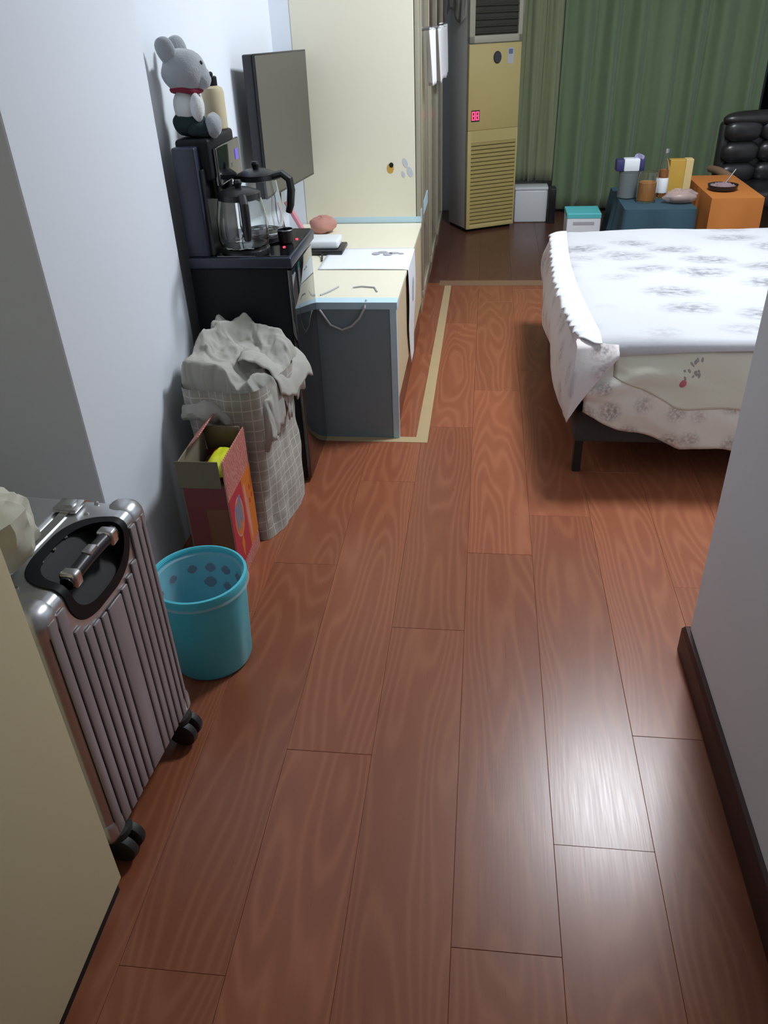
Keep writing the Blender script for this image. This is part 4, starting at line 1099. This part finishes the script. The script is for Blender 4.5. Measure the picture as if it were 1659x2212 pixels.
tablecloth(0.735, 1.09, 4.43, 5.02, 0.45, 0.34, 'teal_cloth', 'dark teal cloth draped over the left small table', 1.0, 0.05)
small_table(1.17, 1.42, 4.46, 5.08, 0.495, 'small dark table under the orange cloth')
tablecloth(1.17, 1.42, 4.46, 5.08, 0.495, 0.28, 'orange_cloth', 'orange cloth draped over the table at the right', 4.0, 0.02)

def jar(x, y, z, r, h_, fill, mat, label, lid=None):
    j = thing('glass_jar', label, 'jar', (x, y, z))
    MB().lathe([(0.0, 0.003), (r * .9, 0.0), (r, 0.006), (r, h_ * .85), (r * .85, h_), (r * .80, h_), (r * .94, h_ * .84), (r * .94, 0.008), (0.0, 0.007)], seg=28).build('glass_body', 'glass', j)
    MB().lathe([(0.0, 0.009), (r * .88, 0.009), (r * .88, fill), (0.0, fill + 0.006)], seg=24).build('contents', mat, j)
    if lid: MB().lathe([(r * .9, h_ - 0.004), (r * .92, h_ + 0.012), (0.0, h_ + 0.014)], seg=24).build('lid', lid, j)
    return j
TZ = 0.4555
jar(0.862, 4.62, TZ, 0.052, 0.15, 0.098, 'cookie', 'round glass jar of amber snacks on teal cloth')
bt = thing('glass_bottle', 'tall amber bottle with white label between jar and carton', 'bottle', (0.955, 4.70, TZ))
MB().lathe([(0.0, 0.002), (0.024, 0.0), (0.028, 0.005), (0.028, 0.15), (0.020, 0.175), (0.011, 0.20), (0.011, 0.245), (0.009, 0.245), (0.009, 0.2), (0.018, 0.174), (0.026, 0.15), (0.026, 0.007), (0.0, 0.006)], seg=24).build('glass_body', 'glass', bt)
MB().lathe([(0.0, 0.008), (0.0245, 0.008), (0.0245, 0.145), (0.0, 0.150)], seg=20).build('contents', 'amber', bt)
MB().lathe([(0.0285, 0.03), (0.0288, 0.031), (0.0288, 0.105), (0.0285, 0.106)], seg=24).build('label', 'white_paper', bt)
MB().lathe([(0.0125, 0.228), (0.0130, 0.250), (0.0, 0.252)], seg=16).build('cap', 'steel', bt)
yc = thing('yellow_carton', 'yellow card carton standing on the tables behind the bottle', 'carton', (1.065, 4.83, TZ))
MB().box(-0.062, 0.020, -0.03, 0.03, 0.0, 0.175, 0.002, 1).build('body', 'ochre', yc)
MB().box(0.020, 0.060, -0.032, 0.03, 0.0, 0.178, 0.002, 1).build('side_print', 'straw', yc)
ca = thing('clear_canister', 'smoky clear canister carrying the white and indigo pack', 'canister', (0.775, 4.72, TZ))
MB().lathe([(0.0, 0.002), (0.042, 0.0), (0.050, 0.006), (0.052, 0.125), (0.048, 0.130), (0.046, 0.13), (0.049, 0.124), (0.047, 0.008), (0.0, 0.006)], seg=28).build('body', 'smoke', ca)
MB().lathe([(0.053, 0.122), (0.054, 0.138), (0.0, 0.140)], seg=28).build('lid', 'smoke', ca)
wp = thing('tissue_pack', 'white and indigo pack lying on the smoky canister', 'pack', (0.782, 4.72, TZ + 0.140))
MB().box(-0.042, 0.040, -0.035, 0.035, 0.0, 0.062, 0.006, 2).build('wrap', 'white_plastic', wp)
MB().box(-0.082, -0.041, -0.034, 0.034, 0.001, 0.058, 0.006, 2).build('end_band', 'indigo', wp)
MB().box(0.039, 0.066, -0.034, 0.034, 0.001, 0.064, 0.006, 2).build('end_band', 'indigo', wp)
MB().grid(lambda u, v: Vector((0.012 + 0.05 * u, -0.01 + 0.022 * math.sin(6 * u), 0.058 + 0.026 * v * (0.6 + .4 * math.sin(PI * u)))), 12, 6).build('tissue', 'lilac', wp, solid=0.003, angle=80)
pb = thing('plastic_bag', 'crumpled pale plastic bag in front of the bottle', 'bag', (1.03, 4.57, TZ))
MB().grid(lambda u, v: Vector((0.085 * math.sin(PI * v) ** .8 * math.cos(2 * PI * u) * (1 + .25 * fbm(u * 7, v * 4, 1)), 0.055 * math.sin(PI * v) ** .8 * math.sin(2 * PI * u),
                               0.034 - 0.033 * math.cos(PI * v) * (1 + .35 * (fbm(u * 6, v * 6, 4) if v > .5 else 0)))), 40, 20, wrap=True).build('film', 'bag_film', pb)
MB().sphere((0.0, 0.0, 0.03), (0.055, 0.035, 0.022), 3).build('contents', 'armrest', pb)
tr = thing('snack_tray', 'dark round tray with pinkish snacks on the orange cloth', 'tray', (1.262, 4.66, 0.5005))
MB().lathe([(0.0, 0.004), (0.060, 0.0), (0.072, 0.006), (0.078, 0.028), (0.075, 0.028), (0.068, 0.010), (0.0, 0.008)], seg=32).build('dish', 'black', tr)
MB().grid(lambda u, v: Vector((0.064 * v * math.cos(2 * PI * u), 0.064 * v * math.sin(2 * PI * u), 0.034 - 0.014 * v * v + 0.012 * fbm(v * 4 * math.cos(2 * PI * u), v * 4 * math.sin(2 * PI * u), 3))), 36, 12, wrap=True).build('snacks', mottled('pinkish_snack', (0.34, 0.22, 0.24), (0.22, 0.16, 0.18), 0.8, 60), tr)
MB().tube([(0.0, 0.0, 0.02), (0.035, 0.01, 0.07), (0.055, 0.015, 0.10)], 0.004, 8).build('spoon', 'steel', tr)
cb = thing('cyan_carton', 'white carton with cyan lid on the floor behind bed', 'carton', (0.572, 4.93, 0))
MB().box(-0.095, 0.095, -0.10, 0.10, 0.0, 0.325, 0.003, 1).build('body', 'white_plastic', cb)
MB().box(-0.097, 0.097, -0.102, 0.102, 0.322, 0.350, 0.003, 1).build('lid', 'cyan_card', cb)
MB().box(-0.06, 0.06, -0.1016, -0.0995, 0.288, 0.305).build('label', 'grey_print', cb, smooth=False)

# ------------------------------------------------------------------ padded leather chair
CC = (1.745, 5.55, 0)
chair = thing('leather_chair', 'black padded leather armchair behind the orange table', 'chair', CC, math.radians(10))
chair.scale = (0.92, 0.92, 0.86)
MB().box(-0.26, 0.26, -0.24, 0.24, 0.30, 0.42, 0.035, 4).build('seat', 'leather', chair)
MB().box(-0.265, 0.265, 0.20, 0.27, 0.30, 0.82, 0.03, 3).build('backrest', 'leather', chair)
for j in range(3):
    for i in range(2):
        x = -0.125 + 0.25 * i; z = 0.47 + 0.145 * j
        b_ = MB().sphere((0, 0, 0), 1.0, 4)
        for v in b_.bm.verts:
            p = v.co
            v.co = Vector((x + 0.128 * math.copysign(abs(p.x) ** 0.7, p.x), 0.175 + 0.055 * p.y, z + 0.078 * math.copysign(abs(p.z) ** 0.75, p.z)))
        b_.build('back_pad', 'leather', chair)
b_ = MB().sphere((0, 0, 0), 1.0, 4)
for v in b_.bm.verts:
    p = v.co; v.co = Vector((0.27 * math.copysign(abs(p.x) ** 0.5, p.x), 0.19 + 0.06 * p.y, 0.835 + 0.055 * p.z))
b_.build('headrest', 'leather', chair)
for s in (-1, 1):
    MB().tube([(s * 0.29, -0.22, 0.46), (s * 0.295, -0.10, 0.50), (s * 0.295, 0.08, 0.51), (s * 0.29, 0.22, 0.50)], 0.028, 12, taper=[.9, 1, 1, .9]).build('armrest', 'armrest', chair)
    MB().tube([(s * 0.285, -0.05, 0.49), (s * 0.275, 0.0, 0.33)], 0.018, 10).build('arm_post', 'black', chair)
MB().tube([(0, 0, 0.30), (0, 0, 0.07)], 0.03, 14).build('column', 'steel', chair)
for k in range(5):
    a = 2 * PI * k / 5 + 0.3
    l = MB().tube([(0, 0, 0.085), (0.26 * math.cos(a), 0.26 * math.sin(a), 0.06)], 0.02, 10, taper=[1.2, .8]).build('base_arm', 'black', chair)
    MB().lathe([(0.0, -0.018), (0.022, -0.018), (0.026, 0.0), (0.022, 0.018), (0.0, 0.018)], seg=16).xf(Matrix.Translation((0.26 * math.cos(a), 0.26 * math.sin(a), 0.027)) @ Matrix.Rotation(PI / 2, 4, 'X')).build('caster', 'wheel', l)
